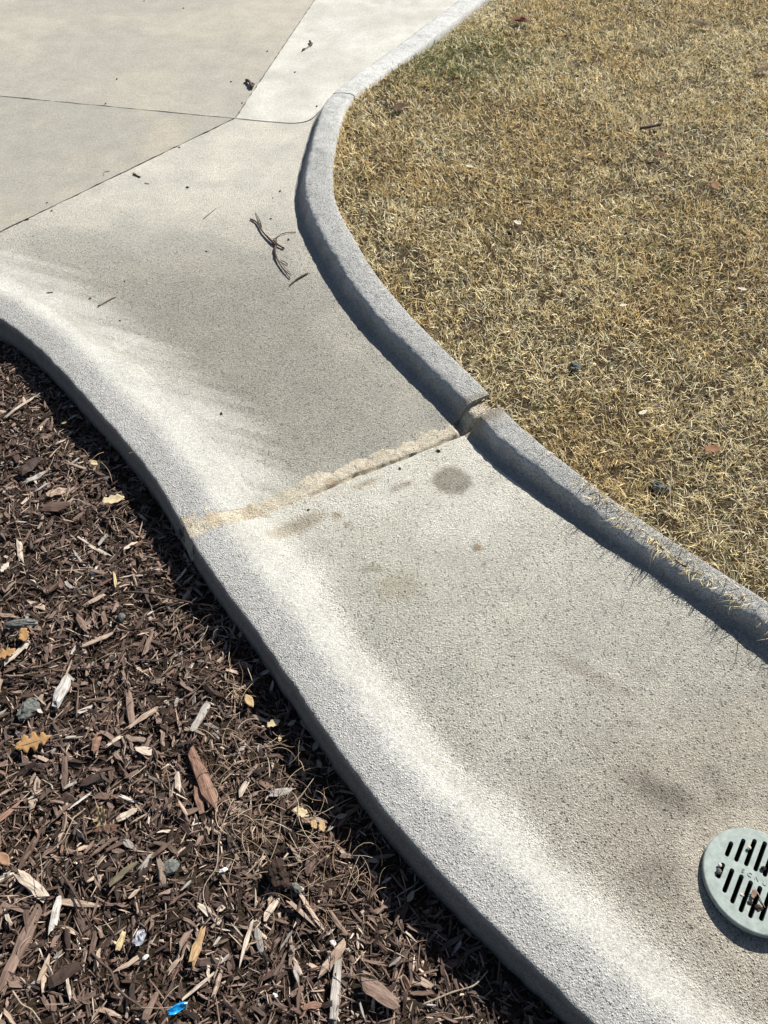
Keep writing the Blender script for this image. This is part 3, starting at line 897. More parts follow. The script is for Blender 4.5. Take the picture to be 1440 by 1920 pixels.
def build_mulch_stuff():
    Vs, Fs, Cs, Us = [], [], [], []; base = 0
    def add(r):
        nonlocal base
        V, Fc, C, U = r; Vs.append(V); Fs.append(Fc + base); Cs.append(C); Us.append(U); base += len(V)
    # crumbs
    n = 15000; P2 = mulch_points(n); z = mulch_z(P2) + rng.uniform(-.002, .006, n)
    L = rng.gamma(4, .0014, n) + .002
    add(chip_batch(np.column_stack([P2, z]), L, L * rng.uniform(.4, .9, n), L * rng.uniform(.3, .7, n), rng.uniform(0, 6.28, n), rng.normal(0, .35, n), rng.normal(0, .5, n),
                   pick_cols(n, ['dark', 'brown', 'mid', 'tan', 'pale'], [30, 30, 22, 9, 4]), 2))
    # fibres and slivers
    n = 14000; P2 = mulch_points(n); z = mulch_z(P2) + rng.uniform(0, .011, n)
    L = rng.gamma(4, .0052, n) + .006
    add(chip_batch(np.column_stack([P2, z]), L, rng.uniform(.0010, .0042, n), rng.uniform(.0007, .0022, n), rng.uniform(0, 6.28, n), rng.normal(0, .22, n), rng.normal(0, .6, n),
                   pick_cols(n, ['dark', 'brown', 'mid', 'tan', 'pale'], [20, 27, 28, 16, 8]), 3))
    # chips
    n = 7600; P2 = mulch_points(n); z = mulch_z(P2) + rng.uniform(.001, .013, n)
    L = rng.gamma(4, .0044, n) + .007
    add(chip_batch(np.column_stack([P2, z]), L, L * rng.uniform(.12, .38, n), rng.uniform(.0012, .0045, n), rng.uniform(0, 6.28, n), rng.normal(0, .24, n), rng.normal(0, .42, n),
                   pick_cols(n, ['dark', 'brown', 'mid', 'tan', 'pale', 'grey', 'red'], [32, 33, 20, 6, 2, 4, 3]), 4))
    me = mesh_np('mulch', np.vstack(Vs), [np.vstack(Fs)], False, np.vstack(Cs), np.vstack(Us))
    o = link('mulch', me, M_CHIP)
    tag(o, 'dark shredded wood mulch of small chips, fibres and crumbs', 'mulch', None, 'stuff')
build_mulch_stuff()

def single_chip(L, W, T, col, K=6, rag=1.0):
    """one larger chip in local coordinates, long axis on x"""
    st = np.linspace(-.5, .5, K); ring = 6; V = []; UV = []
    bend = rng.normal(0, .05); wtaper = rng.uniform(-.35, .35)
    for kx, s in enumerate(st):
        e = abs(s) * 2; wv = W * (1 - .30 * e ** 3) * (1 + wtaper * s) * rng.uniform(.88, 1.08); tv = T * (1 - .45 * e ** 3) * rng.uniform(.8, 1.1)
        cy_ = bend * L * (s * s); cz_ = rng.normal(0, .012) * L
        for j, (a, b) in enumerate(((-1, -.6), (0, -1), (1, -.6), (1, .6), (.15, 1), (-1, .6))):
            jx = L * rng.normal(0, .02 if e < .9 else .085 * rag)
            V.append((s * L + jx, a * wv * .5 * rng.uniform(.74, 1.14) + cy_, b * tv * .5 * rng.uniform(.8, 1.15) + cz_))
            UV.append((s * L + 3, j * W * .31))
    F = []
    for kx in range(K - 1):
        for j in range(ring):
            j2 = (j + 1) % ring; F.append([kx * ring + j, (kx + 1) * ring + j, (kx + 1) * ring + j2, kx * ring + j2])
    F = np.array(F)[:, ::-1]
    e_ = (K - 1) * ring
    caps = np.array([[0, 1, 2, 3, 4, 5], [e_ + 5, e_ + 4, e_ + 3, e_ + 2, e_ + 1, e_]])[:, ::-1]
    C = np.array(col)[None] * rng.uniform(.85, 1.15, (len(V), 1))
    return mesh_np('wood_chip', np.array(V), [F, caps], False, C, np.array(UV) + rng.uniform(0, 30, 2))

def place(o, x, y, z, yaw, pitch=0., roll=0.):
    ex, ey, ez = frame_from(np.array([yaw]), np.array([pitch]), np.array([roll]))
    Mx = Matrix(((ex[0][0], ey[0][0], ez[0][0], x), (ex[0][1], ey[0][1], ez[0][1], y), (ex[0][2], ey[0][2], ez[0][2], z), (0, 0, 0, 1)))
    o.matrix_world = Mx

# notable pieces: (x0,y0,x1,y1, width px, colour, name, category, label)
NAMED = [
    (4, 1850, 71, 1712, 26, 'mid', 'long brown bark slab widening to a pale frayed end at the left edge'),
    (38, 1640, 87, 1683, 21, 'pale', 'pale pinkish chip split lengthwise by a dark groove'),
    (109, 1686, 98, 1748, 15, 'white', 'whitish grey chip with a pointed lower tip'),
    (90, 1846, 146, 1812, 25, 'dark', 'flat dark brown slab with square ends below the pointed whitish chip'),
    (83, 1545, 35, 1632, 13, 'brown', 'long straight dark chip above the pinkish split chip'),
    (205, 1660, 253, 1618, 14, 'olive', 'olive brown chip right of the bent bare twig'),
    (118, 1691, 182, 1698, 11, 'tan', 'tan brown stick chip lying level beside the pointed whitish chip'),
    (220, 1783, 233, 1748, 13, 'yellow', 'short bright yellowish chip next to the crumpled clear plastic'),
    (127, 1840, 132, 1873, 7, 'pale', 'small upright pale stick under the flat dark slab'),
    (295, 1861, 271, 1911, 14, 'mid', 'brown stick chip left of the blue plastic scrap'),
    (382, 1739, 361, 1803, 17, 'orange', 'orange tan chip with rough bark standing out in dark mulch'),
    (472, 1732, 451, 1803, 8, 'pale', 'thin pale splinter left of the split grey chip'),
    (482, 1746, 491, 1788, 14, 'grey', 'pale grey chip split into three fingers'),
    (519, 1687, 496, 1723, 14, 'pale', 'pale flat chip beneath the dark curled bark'),
    (548, 1695, 586, 1730, 8, 'tan', 'short tan stick, left of two slanting parallel sticks'),
    (560, 1673, 602, 1737, 8, 'tan', 'longer tan stick, right of two slanting parallel sticks'),
    (619, 1709, 649, 1751, 8, 'mid', 'brown stick slanting above the smooth tan chip'),
    (645, 1772, 602, 1827, 20, 'tan', 'smooth tan chip with a frayed square end beside a white stone'),
    (633, 1808, 623, 1919, 19, 'grey', 'long grey brown slab running out of the bottom of the view'),
    (345, 1872, 408, 1820, 7, 'pale', 'long pale splinter pointing at the blue plastic scrap'),
    (401, 1867, 415, 1822, 9, 'tan', 'pale brown stick right of the long pale splinter'),
    (595, 1581, 576, 1638, 18, 'brown', 'wide brown chip at the edge of the shadow beside the curb'),
    (680, 1841, 744, 1886, 30, 'mid', 'thick weathered bark block nearest the curb at the bottom'),
    (361, 1411, 402, 1510, 25, 'red', 'large reddish brown bark slab, the largest piece in the bed'),
    (390, 1321, 361, 1371, 16, 'grey', 'grey chip above the large reddish slab'),
    (371, 1479, 378, 1524, 18, 'red', 'reddish brown chip close under the large reddish slab'),
    (333, 1451, 335, 1484, 12, 'pale', 'short pale chip left of the large reddish slab'),
    (505, 1490, 545, 1483, 14, 'grey', 'pale grey split chip among dry grass stems'),
    (424, 1256, 446, 1262, 9, 'tan', 'small tan block of wood at the shadow edge'),
    (144, 1007, 203, 1043, 6, 'pale', 'straight pale stick in the upper part of the bed'),
    (36, 1015, 40, 1049, 11, 'pale', 'pale broken chip near the left edge of the upper bed'),
    (182, 1062, 173, 1085, 6, 'white', 'tiny whitish chip below the straight pale stick'),
    (214, 1073, 218, 1100, 5, 'yellow', 'thin yellowish splinter right of the tiny whitish chip'),
    (160, 1135, 196, 1116, 9, 'tan', 'tan chip rising to the right in the middle of the bed'),
    (144, 1154, 163, 1184, 12, 'mid', 'brown chip leaning left of the small grey clod'),
    (165, 1208, 210, 1189, 9, 'tan', 'tan brown chip below the leaning brown chip'),
    (286, 1182, 271, 1231, 9, 'mid', 'long brown chip beside the loose dry stems'),
    (14, 1241, 56, 1203, 13, 'pale', 'pale pinkish chip next to the orange leaf at the left edge'),
    (9, 780, 58, 751, 6, 'pale', 'pale stick at the top corner of the bed'),
    (47, 906, 85, 887, 12, 'grey', 'greyish flaky bark chip in the top of the bed'),
    (73, 955, 135, 950, 20, 'brown', 'wide dark brown slab below the greyish flaky bark'),
    (90, 930, 120, 920, 18, 'tan', 'tan flat chip above the wide dark brown slab'),
    (40, 890, 76, 862, 22, 'dark', 'almost black bark lump in the top of the bed'),
    (92, 837, 123, 826, 5, 'pale', 'short pale splinter near the shaded top of the bed'),
    (126, 1277, 103, 1328, 23, 'white', 'weathered whitish chip with a ragged lower end'),
    (242, 1300, 248, 1358, 13, 'mid', 'upright brown chip crossed by the slanting tan chip'),
    (240, 1366, 290, 1331, 10, 'tan', 'slanting tan brown chip touching the upright brown chip'),
    (202, 1398, 227, 1381, 8, 'pale', 'small pale chip left of the slanting tan chip'),
    (123, 1418, 121, 1479, 12, 'brown', 'dark upright chip right of the orange oak leaf'),
    (150, 1469, 188, 1457, 16, 'dark', 'dark thick chip above the white splinter'),
    (133, 1515, 169, 1488, 6, 'white', 'white splinter left of the curled tan leaf'),
    (227, 1493, 254, 1504, 6, 'white', 'white splinter right of the curled tan leaf'),
    (221, 1537, 254, 1520, 13, 'pale', 'pale flaking chip right of the curled tan leaf'),
    (177, 1408, 187, 1377, 16, 'red', 'reddish chip right of the orange oak leaf'),
]
def px_place(x0, y0, x1, y1, zofs=.008):
    z = MZ + .01
    a, b = G(x0, y0, z), G(x1, y1, z); m = (a + b) / 2
    zz = float(mulch_z(m[None])[0]) + zofs
    a, b = G(x0, y0, zz), G(x1, y1, zz); m = (a + b) / 2; d = b - a
    return m, zz, math.atan2(d[1], d[0]), float(np.linalg.norm(d))
def px_m(px, y, z=MZ):          # metres per pixel across at row y
    th = math.atan2(y - 960, F); return (CAM_H - z) / F / (math.sin(PITCH) + math.cos(PITCH) * (y - 960) / F)

named_xy = []
for (x0, y0, x1, y1, w, cn, lab) in NAMED:
    m, zz, yaw, L = px_place(x0, y0, x1, y1, .013)
    W = w * px_m(0, (y0 + y1) / 2) * .95
    T = max(.003, W * rng.uniform(.28, .45))
    me = single_chip(L, W, T, np.array(PAL[cn]) * 1.05, 6)
    o = link('wood_chip', me, M_CHIP)
    place(o, m[0], m[1], zz + T * .4, yaw, rng.normal(0, .05), rng.normal(0, .12))
    tag(o, lab[0].lower() + lab[1:], 'wood chip', 'larger wood chips in the mulch bed')
    named_xy.append(m)
named_xy = np.array(named_xy)

# the rest of the 300 largest chips: shared meshes, individual objects
KINDS = [('dark', 'dark brown shredded bark chip lying in the mulch bed', 'dark bark chips in the mulch bed'),
         ('brown', 'medium brown wood chip lying in the mulch bed', 'brown wood chips in the mulch bed'),
         ('mid', 'light brown wood chip with visible grain in the mulch bed', 'light brown wood chips in the mulch bed'),
         ('tan', 'tan splinter of wood lying in the mulch bed', 'tan splinters in the mulch bed')]
LIB = {kx[0]: [single_chip(1.0 * rng.uniform(.024, .050), rng.uniform(.005, .011), rng.uniform(.002, .005), np.array(PAL[kx[0]]) * rng.uniform(.85, 1.25), 5) for _ in range(7)] for kx in KINDS}
for kx in LIB:
    for me in LIB[kx]: me.materials.append(M_CHIP)
P2 = mulch_points(900)
P2 = P2[np.min(np.linalg.norm(P2[:, None] - named_xy[None], axis=2), axis=1) > .022]
P2 = P2[pdist(P2, LO[::6]) > .035][:246]
zz = mulch_z(P2)
protos = {}
def to_px(p):
    """photograph pixel of a world point"""
    d = np.array([p[0], p[1], p[2] - CAM_H]); f = d[1] * math.cos(PITCH) - d[2] * math.sin(PITCH); u = d[1] * math.sin(PITCH) + d[2] * math.cos(PITCH)
    return 720 + F * d[0] / f, 960 - F * u / f
WORD = {'dark': 'dark bark chip', 'brown': 'brown wood chip', 'mid': 'light brown chip', 'tan': 'tan splinter'}
used = set()
for i, p in enumerate(P2):
    z = zz[i] + rng.uniform(.006, .014); dl = pdist(p[None], LO[::6])[0]
    for attempt in range(60):                    # turn and pick the chip so that its description is its own
        kx = KINDS[rng.choice(4, p=[.30, .34, .24, .12] if attempt < 12 else [.25] * 4)]
        key = (kx[0], int(rng.integers(7))); me = LIB[key[0]][key[1]]; yaw = rng.uniform(0, 6.28)
        q0 = to_px((p[0] - .01 * math.cos(yaw), p[1] - .01 * math.sin(yaw), z)); q1 = to_px((p[0] + .01 * math.cos(yaw), p[1] + .01 * math.sin(yaw), z))
        an = math.degrees(math.atan2(-(q1[1] - q0[1]), q1[0] - q0[0])) % 180
        ori = 'lying level' if an < 18 or an > 162 else 'slanting right' if an < 50 else 'leaning steeply right' if an < 80 else 'pointing upward' if an < 100 else 'leaning steeply left' if an < 130 else 'slanting left'
        cx, cy = (q0[0] + q1[0]) / 2, (q0[1] + q1[1]) / 2
        row = ['topmost mulch', 'upper mulch', 'middle of the mulch', 'lower mulch', 'bottommost mulch'][int(np.digitize(cy, [960, 1230, 1480, 1720]))]
        colm = 'beside the flume' if dl < .16 else 'near the left edge' if cx < 170 else 'away from the flume'
        size = 'long ' if max(v.co.x for v in me.vertices) > .0185 else 'short '
        lab = f"{size}{WORD[kx[0]]} {ori}, {row} {colm}"
        if lab not in used: break
    used.add(lab)
    if key not in protos:
        o = link('wood_chip', me); protos[key] = o
    else:
        o = protos[key].copy(); COL.objects.link(o)
    place(o, p[0], p[1], z, yaw, rng.normal(0, .16), rng.normal(0, .3))
    tag(o, lab, 'wood chip', kx[2])

# ------------------------------------------------------------------ tubes: twigs and stems
def tube_mesh(name, lines, sides=5, color=None, smooth=True):
    """lines: list of (pts (k,3), radii (k,))"""
    Vs, Fs, Caps, Cs = [], [], [], []; base = 0
    for li, (P, R) in enumerate(lines):
        P = np.asarray(P, float); R = np.asarray(R, float); kx = len(P)
        T = np.gradient(P, axis=0); T /= np.linalg.norm(T, axis=1)[:, None] + 1e-12
        up = np.array([0, 0, 1.0]); S = np.cross(T, up); nl = np.linalg.norm(S, axis=1); S[nl < 1e-3] = [1, 0, 0]; S /= np.linalg.norm(S, axis=1)[:, None]
        U = np.cross(S, T); an = np.linspace(0, 2 * math.pi, sides, endpoint=False)
        V = P[:, None] + (S[:, None] * np.cos(an)[None, :, None] + U[:, None] * np.sin(an)[None, :, None]) * R[:, None, None]
        Vs.append(V.reshape(-1, 3)); i = np.arange(kx - 1)[:, None]; j = np.arange(sides)[None]; j2 = (j + 1) % sides
        Fs.append(np.stack([base + i * sides + j, base + i * sides + j2, base + (i + 1) * sides + j2, base + (i + 1) * sides + j], -1).reshape(-1, 4))
        Caps.append(np.arange(base, base + sides)[::-1][None]); Caps.append(np.arange(base + (kx - 1) * sides, base + kx * sides)[None])
        if color is not None: Cs.append(np.repeat(np.asarray(color[li])[None], kx * sides, 0))
        base += kx * sides
    return mesh_np(name, np.vstack(Vs), [np.vstack(Fs), np.vstack(Caps)], smooth, np.vstack(Cs) if color is not None else None)

def curve_pts(pts, n=14):
    pts = np.asarray(pts, float); out = []
    L = np.concatenate([[0], np.cumsum(np.linalg.norm(np.diff(pts, axis=0), axis=1))])
    s = np.linspace(0, L[-1], n); q = np.stack([np.interp(s, L, pts[:, kx]) for kx in range(pts.shape[1])], -1)
    for _ in range(2): q[1:-1] = .25 * q[:-2] + .5 * q[1:-1] + .25 * q[2:]
    return q

def twig(name, lines, label, cat, mat, z=0.0, group=None, n=12, lift=.0):
    """lines: list of (pixel points, r0, r1 in metres)"""
    LN_ = []; cen = G(*np.mean(np.array(lines[0][0]), axis=0), z)
    for pts, r0, r1 in lines:
        g2 = GL(pts, z + max(r0, r1)); q = curve_pts(g2, n)
        t = np.linspace(0, 1, n); r = r0 + (r1 - r0) * t; r = r * (1 + .18 * rng.normal(0, 1, n).clip(-1, 1))
        zz = r + lift * np.sin(t * 3.0) + .0005 + abs(rng.normal(0, .0006))
        LN_.append((np.column_stack([q - cen, zz]), r))
    me = tube_mesh(name, LN_, 6)
    o = link(name, me, mat); o.location = (cen[0], cen[1], z)
    tag(o, label, cat, group)
    return o

TW = M_TWIG
zt = lambda x, y: ((440 + x / 8.0), (380 + y / 8.0))      # branch detail coordinates
br = [([zt(235, 240), zt(310, 265), zt(370, 340), zt(405, 430), zt(480, 510), zt(560, 590), zt(625, 650)], .0030, .0050),
      ([zt(312, 150), zt(350, 220), zt(385, 300), zt(405, 370)], .0010, .0024),
      ([zt(580, 560), zt(640, 640), zt(745, 690)], .0030, .0036),
      ([zt(580, 550), zt(640, 520), zt(700, 480), zt(800, 455), zt(920, 445)], .0012, .0016),
      ([zt(632, 600), zt(630, 560), zt(640, 510)], .0012, .0010),
      ([zt(615, 655), zt(600, 730), zt(620, 820), zt(670, 920), zt(740, 1020), zt(830, 1135)], .0044, .0020),
      ([zt(640, 840), zt(710, 930), zt(780, 1010), zt(850, 1085)], .0014, .0010),
      ([zt(690, 870), zt(740, 895), zt(795, 930)], .0010, .0018)]
twig('branch', br, 'dark forked branch lying on the flume beside the curb', 'branch', TW, 0, None, 14, .003)
twig('stick', [([zt(820, 1245), zt(900, 1175), zt(1000, 1115), zt(1095, 1060)], .0018, .0034), ([zt(1080, 1065), zt(1140, 1060)], .0010, .0007)], 'short dark stick just below the forked branch', 'stick', TW, 0, None, 10, .002)
twig('stick', [([(184, 574), (196, 567), (208, 560), (217, 556)], .0026, .0030)], 'short pale stick with dark ends on the left of the flume', 'stick', M_TWIG_PALE, 0, None, 8, .001)
twig('stick', [([(88, 549), (99, 548)], .0016, .0014)], 'tiny dark straight stick near the left lip of the flume', 'stick', TW, 0, None, 6)
twig('stick', [([(249, 326), (258, 330), (263, 332)], .0022, .0026), ([(250, 323), (256, 328)], .0012, .0014)], 'small dark forked stick beside the diagonal joint', 'stick', TW, 0, None, 8)
twig('stick', [([(381, 411), (392, 402), (406, 390)], .0013, .0008)], 'thin straight dark stem left of the forked branch', 'stick', TW, 0, None, 8)
twig('stick', [([(271, 343.5), (280, 345)], .0014, .0012)], 'tiny dark splinter under the small forked stick', 'stick', TW, 0, None, 6)
twig('stick', [([(194, 329), (195, 322), (206, 321)], .0008, .0010)], 'tiny hooked stem above the diagonal joint', 'stick', TW, 0, None, 8)
twig('seed_stalk', [([(567, 95), (575, 91), (588, 84), (586, 81), (580, 79)], .0018, .0022), ([(567, 95), (572, 92)], .004, .003), ([(581, 78), (584, 84)], .006, .004)], 'hooked dark seed stalk on the pale slab', 'seed stalk', TW, 0, None, 12, .004)
twig('twig', [([(461, 150), (468, 155), (472, 165)], .006, .007), ([(456, 156), (464, 154), (470, 157), (476, 158)], .002, .004), ([(472, 166), (477, 158)], .006, .004)], 'clump of dark twig debris on the joint between the slabs', 'twig', TW, 0, None, 10, .006)
# twig in the mulch
def mulch_twig(pts, r, lab, mat=M_TWIG_PALE, z=MZ + .018):
    return twig('twig', [(pts, r, r * .7)], lab, 'twig', mat, z, None, 18, .004)
mulch_twig([(109, 1630), (128, 1655), (150, 1692), (168, 1727)], .0022, 'thin brown twig slanting below the olive chip', M_TWIG)
mulch_twig([(172, 1786), (190, 1806), (212, 1821), (216, 1850), (240, 1872), (267, 1889)], .0028, 'crooked twig bending twice, left of the blue scrap', M_TWIG)
mulch_twig([(140, 1530), (120, 1578), (96, 1597), (68, 1617)], .0012, 'thin straw coloured stem above the pinkish split chip')
mulch_twig([(36, 1677), (60, 1685), (100, 1681)], .0014, 'dark curved twig under the pinkish split chip', M_TWIG)
mulch_twig([(25, 1859), (43, 1885), (62, 1893), (76, 1915)], .0016, 'pale curved stem in the lower left corner')
mulch_twig([(411, 1560), (408, 1630), (382, 1660), (380, 1685), (398, 1720)], .0013, 'long pale wiry stem bending above the orange tan chip')
mulch_twig([(790, 1885), (850, 1860), (890, 1850), (915, 1820)], .0018, 'branching twig in the shadow of the curb near the bottom')
mulch_twig([(230, 1110), (285, 1114), (330, 1125), (375, 1135)], .0032, 'dark curved stick running toward the curb', M_TWIG)

# dry stems: loose straw in the bed
def build_stems():
    lines, cols = [], []
    cl = [(480, 1470, 60, 95, 70), (430, 1380, 50, 60, 34), (420, 1230, 70, 50, 30), (560, 1590, 60, 50, 30), (640, 1690, 45, 80, 22), (180, 930, 90, 45, 24), (690, 1760, 40, 70, 12), (300, 1500, 150, 150, 12), (150, 1750, 150, 120, 9), (120, 1100, 120, 90, 10)]
    for cx, cy, sx, sy, n in cl:
        for _ in range(n):
            px, py = cx + rng.normal(0, sx), cy + rng.normal(0, sy)
            p = G(px, py, MZ)
            if not inside(p[None], MULCH_IN)[0]: continue
            L = rng.uniform(.03, .11); a = rng.normal(1.1, .8) if rng.random() < .6 else rng.uniform(0, 6.28); kx = 9
            da = rng.normal(0, .16); P = [p.copy()]
            for i in range(kx - 1):
                a += da + rng.normal(0, .07); P.append(P[-1] + L / (kx - 1) * np.array([math.cos(a), math.sin(a)]))
            P = np.array(P); ok = inside(P, MULCH_IN)
            if not ok.all(): continue
            z = MZ + .020 + rng.uniform(-.004, .012) + np.sin(np.linspace(0, 3.1, kx)) * rng.uniform(0, .016) + rng.normal(0, .05) * np.linspace(-.5, .5, kx) * L
            z = np.maximum(z, mulch_z(P) + .003)
            lines.append((np.column_stack([P, z]), np.full(kx, rng.uniform(.0005, .0011)) * np.linspace(1, .6, kx)))
            c = np.array([[.50, .385, .26], [.38, .265, .175], [.24, .155, .10], [.60, .50, .38]][rng.choice(4, p=[.35, .3, .2, .15])]) * rng.uniform(.75, 1.15)
            cols.append(c)
    me = tube_mesh('dry_stems', lines, 3, cols)
    tag(link('dry_stems', me, M_STEM), 'loose dry straw coloured stems tangled over the mulch near the curb', 'dry stems', None, 'stuff')
build_stems()

# ------------------------------------------------------------------ leaves
OAK = [(0, -.02), (.06, -.05), (.14, -.08), (.20, -.20), (.27, -.23), (.31, -.12), (.36, -.11), (.42, -.28), (.50, -.33), (.55, -.17), (.60, -.14), (.68, -.29), (.76, -.27), (.78, -.13), (.86, -.14), (.93, -.09), (1, 0)]
OVAL = [(0, -.015), (.1, -.10), (.22, -.19), (.38, -.25), (.55, -.25), (.72, -.19), (.87, -.10), (1, 0)]
TORN = [(0, -.10), (.15, -.22), (.3, -.16), (.42, -.30), (.6, -.24), (.72, -.31), (.85, -.15), (1, -.06), (1.02, 0)]
def leaf(name, px, py, size, ang, z, col, label, cat='leaf', shape=OAK, curl=.5, group=None, stalk=True, tilt=(0, 0)):
    half = np.array(shape); up = half[1:-1][::-1] * [1, -1] * [1, rng.uniform(.75, 1.05)] + rng.normal(0, .012, (len(half) - 2, 2))
    poly = np.vstack([half, up])
    v2, tri, loops = cdt_fill(poly, .085)
    x, y = v2[:, 0] - .5, v2[:, 1]
    zz = curl * (y ** 2 * 1.4 + .35 * x ** 2 * np.sign(curl)) + .05 * (fbm(v2[:, 0] + px, v2[:, 1] + py, 4, 7) - .5) + .10 * curl * np.sin(x * 7 + px) * np.abs(y)
    V = np.column_stack([x, y, zz]) * size
    n = len(V); th = .0006
    Vb = V - [0, 0, th]
    lp = np.array(loops[0]); a = lp; b = np.roll(lp, -1)
    quads = np.stack([a, a + n, b + n, b], -1)
    c = np.array(col)[None] * (.85 + .3 * fbm(v2[:, 0], v2[:, 1], 6, int(px))[:, None])
    me = mesh_np(name, np.vstack([V, Vb]), [tri, (tri + n)[:, ::-1], quads], True, np.vstack([c, c * .92]), np.vstack([v2, v2]) * size)
    o = link(name, me, M_LEAF)
    p = G(px, py, z)
    place(o, p[0], p[1], z, ang, tilt[0], tilt[1])
    tag(o, label, cat, group)
    if stalk:
        s = tube_mesh('leaf_stalk', [(np.array([(-.70, .02, .02), (-.58, .0, .0), (-.45, 0, .004), (0, 0, .010), (.42, 0, .02)]) * size + [0, 0, curl * .02 * size], np.array([.9, .9, .8, .6, .3]) * .0011)], 4)
        link('leaf_stalk', s, M_TWIG_PALE, o)
    return o
mz = MZ + .022
ORANGE, TAN, PALE, BRN = (.46, .27, .12), (.54, .39, .21), (.66, .54, .34), (.16, .085, .055)
leaf('oak_leaf', 62, 1392, .080, 3.5, mz + .006, ORANGE, 'orange brown oak leaf with pointed lobes below the grey clay clod', shape=OAK, curl=.35)
leaf('oak_leaf', 190, 1532, .058, -1.0, mz + .006, TAN, 'curled tan oak leaf standing on edge in the mulch', shape=OAK, curl=.8, tilt=(.2, .5))
leaf('leaf', 565, 1522, .036, -.5, mz + .004, PALE, 'pale tan leaf near the shadow edge, left of two leaf scraps', shape=TORN, curl=.5, stalk=False)
leaf('leaf', 588, 1543, .026, -1.1, mz, TAN, 'small tan leaf scrap, middle of three beside the shadow', shape=TORN, curl=.6, stalk=False)
leaf('leaf', 604, 1548, .026, -1.3, mz, TAN, 'small tan leaf scrap, rightmost of three beside the shadow', shape=TORN, curl=.5, stalk=False)
leaf('leaf', 468, 1314, .040, -1.0, mz + .005, TAN, 'narrow tan leaf pointing down at the shadow edge', shape=OVAL, curl=.4, stalk=False)
leaf('leaf', 512, 1356, .032, .4, mz + .004, PALE, 'bright pale leaf scrap just above the triangular one', shape=TORN, curl=.3, stalk=False)
leaf('leaf', 525, 1383, .020, 1.5, mz, PALE, 'small triangular pale leaf scrap', shape=OVAL, curl=.4, stalk=False)
leaf('leaf', 212, 937, .062, .2, mz + .006, PALE, 'crumpled pale leaf at the shadow edge in the upper bed', shape=TORN, curl=.7, stalk=False)
leaf('leaf', 176, 868, .034, -.6, mz + .003, PALE, 'small pale leaf above the crumpled pale leaf', shape=OVAL, curl=.6, stalk=False)
leaf('leaf', 120, 793, .016, .5, mz, (.45, .38, .14), 'tiny yellow leaf in the shade near the top of the bed', shape=OVAL, curl=.5, stalk=False)
leaf('leaf', 45, 1190, .042, -1.2, mz + .004, ORANGE, 'orange triangular leaf scrap above the pale pinkish chip', shape=TORN, curl=.6, stalk=False)
leaf('leaf', 8, 1226, .055, .5, mz + .004, ORANGE, 'orange leaf cut by the left edge of the view', shape=OAK, curl=.5, stalk=False)
leaf('leaf', 8, 1064, .032, 1.2, mz + .004, (.70, .64, .54), 'whitish leaf scrap at the left edge of the upper bed', shape=TORN, curl=.4, stalk=False)
leaf('leaf', 372, 1093, .020, -.8, mz, (.32, .18, .10), 'small reddish brown leaf under the curb joint', shape=TORN, curl=.5, stalk=False)
leaf('leaf', 8, 1611, .040, -.7, mz + .004, (.40, .24, .15), 'reddish leaf strip at the left edge above the split chip', shape=OVAL, curl=.5, stalk=False)
for (px, py, s, a, lab) in ((592, 1398, .026, 1.2, 'dull leaf in the flume shadow right of the triangular leaf scrap'), (565, 1403, .022, -.5, 'dull leaf in the flume shadow just below the triangular leaf scrap'),
                            (547, 1355, .024, .6, 'dull leaf in the flume shadow right of the bright pale scrap'), (450, 1190, .022, 1.5, 'dull leaf in the flume shadow above the small tan wood block'),
                            (480, 1238, .020, .3, 'dull leaf in the flume shadow right of the small tan wood block'), (598, 1432, .022, 2.0, 'lowest dull leaf in the flume shadow near the leaf scraps'),
                            (385, 1010, .020, .4, 'dull leaf in shadow right below the end of the sand joint'), (770, 1680, .026, 1.0, 'dull leaf in shadow against the flume face near the bottom'),
                            (640, 1530, .024, .2, 'dull leaf in shadow right of the three tan leaf scraps'), (700, 1640, .026, 2.4, 'dull leaf in the broad shadow above the weathered bark block')):
    leaf('leaf', px, py, s, a, MZ + .010, (.40, .34, .25), lab, shape=OVAL, curl=.5, group='leaves in the shadow of the flume edge', stalk=False)
leaf('leaf', 246, 849, .013, .3, Z_LIP + .006, BRN, 'crumpled dark leaf bit caught on the left lip', shape=TORN, curl=1.2, stalk=False)
# leaves on the lawn
gz = LAWN_Z + .024
leaf('leaf', 748, 201, .11, 1.0, gz, (.12, .07, .045), 'dark brown curled leaf in the grass beside the curb bend', shape=OVAL, curl=.9, stalk=False)
leaf('leaf', 975, 40, .13, -.5, gz, (.17, .075, .05), 'reddish brown leaf strip in the far grass near the curb', shape=OVAL, curl=1.2, stalk=False)
leaf('leaf', 1312, 46, .12, -.4, gz, (.13, .08, .05), 'dark leaf at the top of the lawn', shape=OVAL, curl=1.0, stalk=False)
leaf('leaf', 1428, 132, .10, .5, gz, (.12, .07, .05), 'dark leaf at the right edge of the lawn', shape=TORN, curl=.9, stalk=False)
leaf('leaf', 1340, 348, .075, 1.2, gz, (.26, .14, .07), 'brown leaf in the right part of the lawn', shape=OVAL, curl=.8, stalk=False)
leaf('leaf', 1236, 290, .055, .3, gz, (.16, .08, .05), 'small rust brown leaf under the dark stick', shape=TORN, curl=.8, stalk=False)
leaf('leaf', 1336, 842, .055, .1, gz - .004, (.30, .15, .085), 'rust red leaf half sunk in the near grass', shape=TORN, curl=.6, stalk=False)
leaf('leaf', 1205, 773, .032, .5, gz, (.74, .66, .50), 'whitish leaf lying flat in the near grass', shape=OVAL, curl=.3, stalk=False)
leaf('leaf', 1391, 542, .030, -.4, gz, (.72, .66, .55), 'small white curled leaf in the right part of the lawn', shape=TORN, curl=.8, stalk=False)
leaf('leaf', 880, 312, .040, -.5, gz, (.70, .64, .52), 'small whitish leaf in the grass near the curb bend', shape=OVAL, curl=.4, stalk=False)
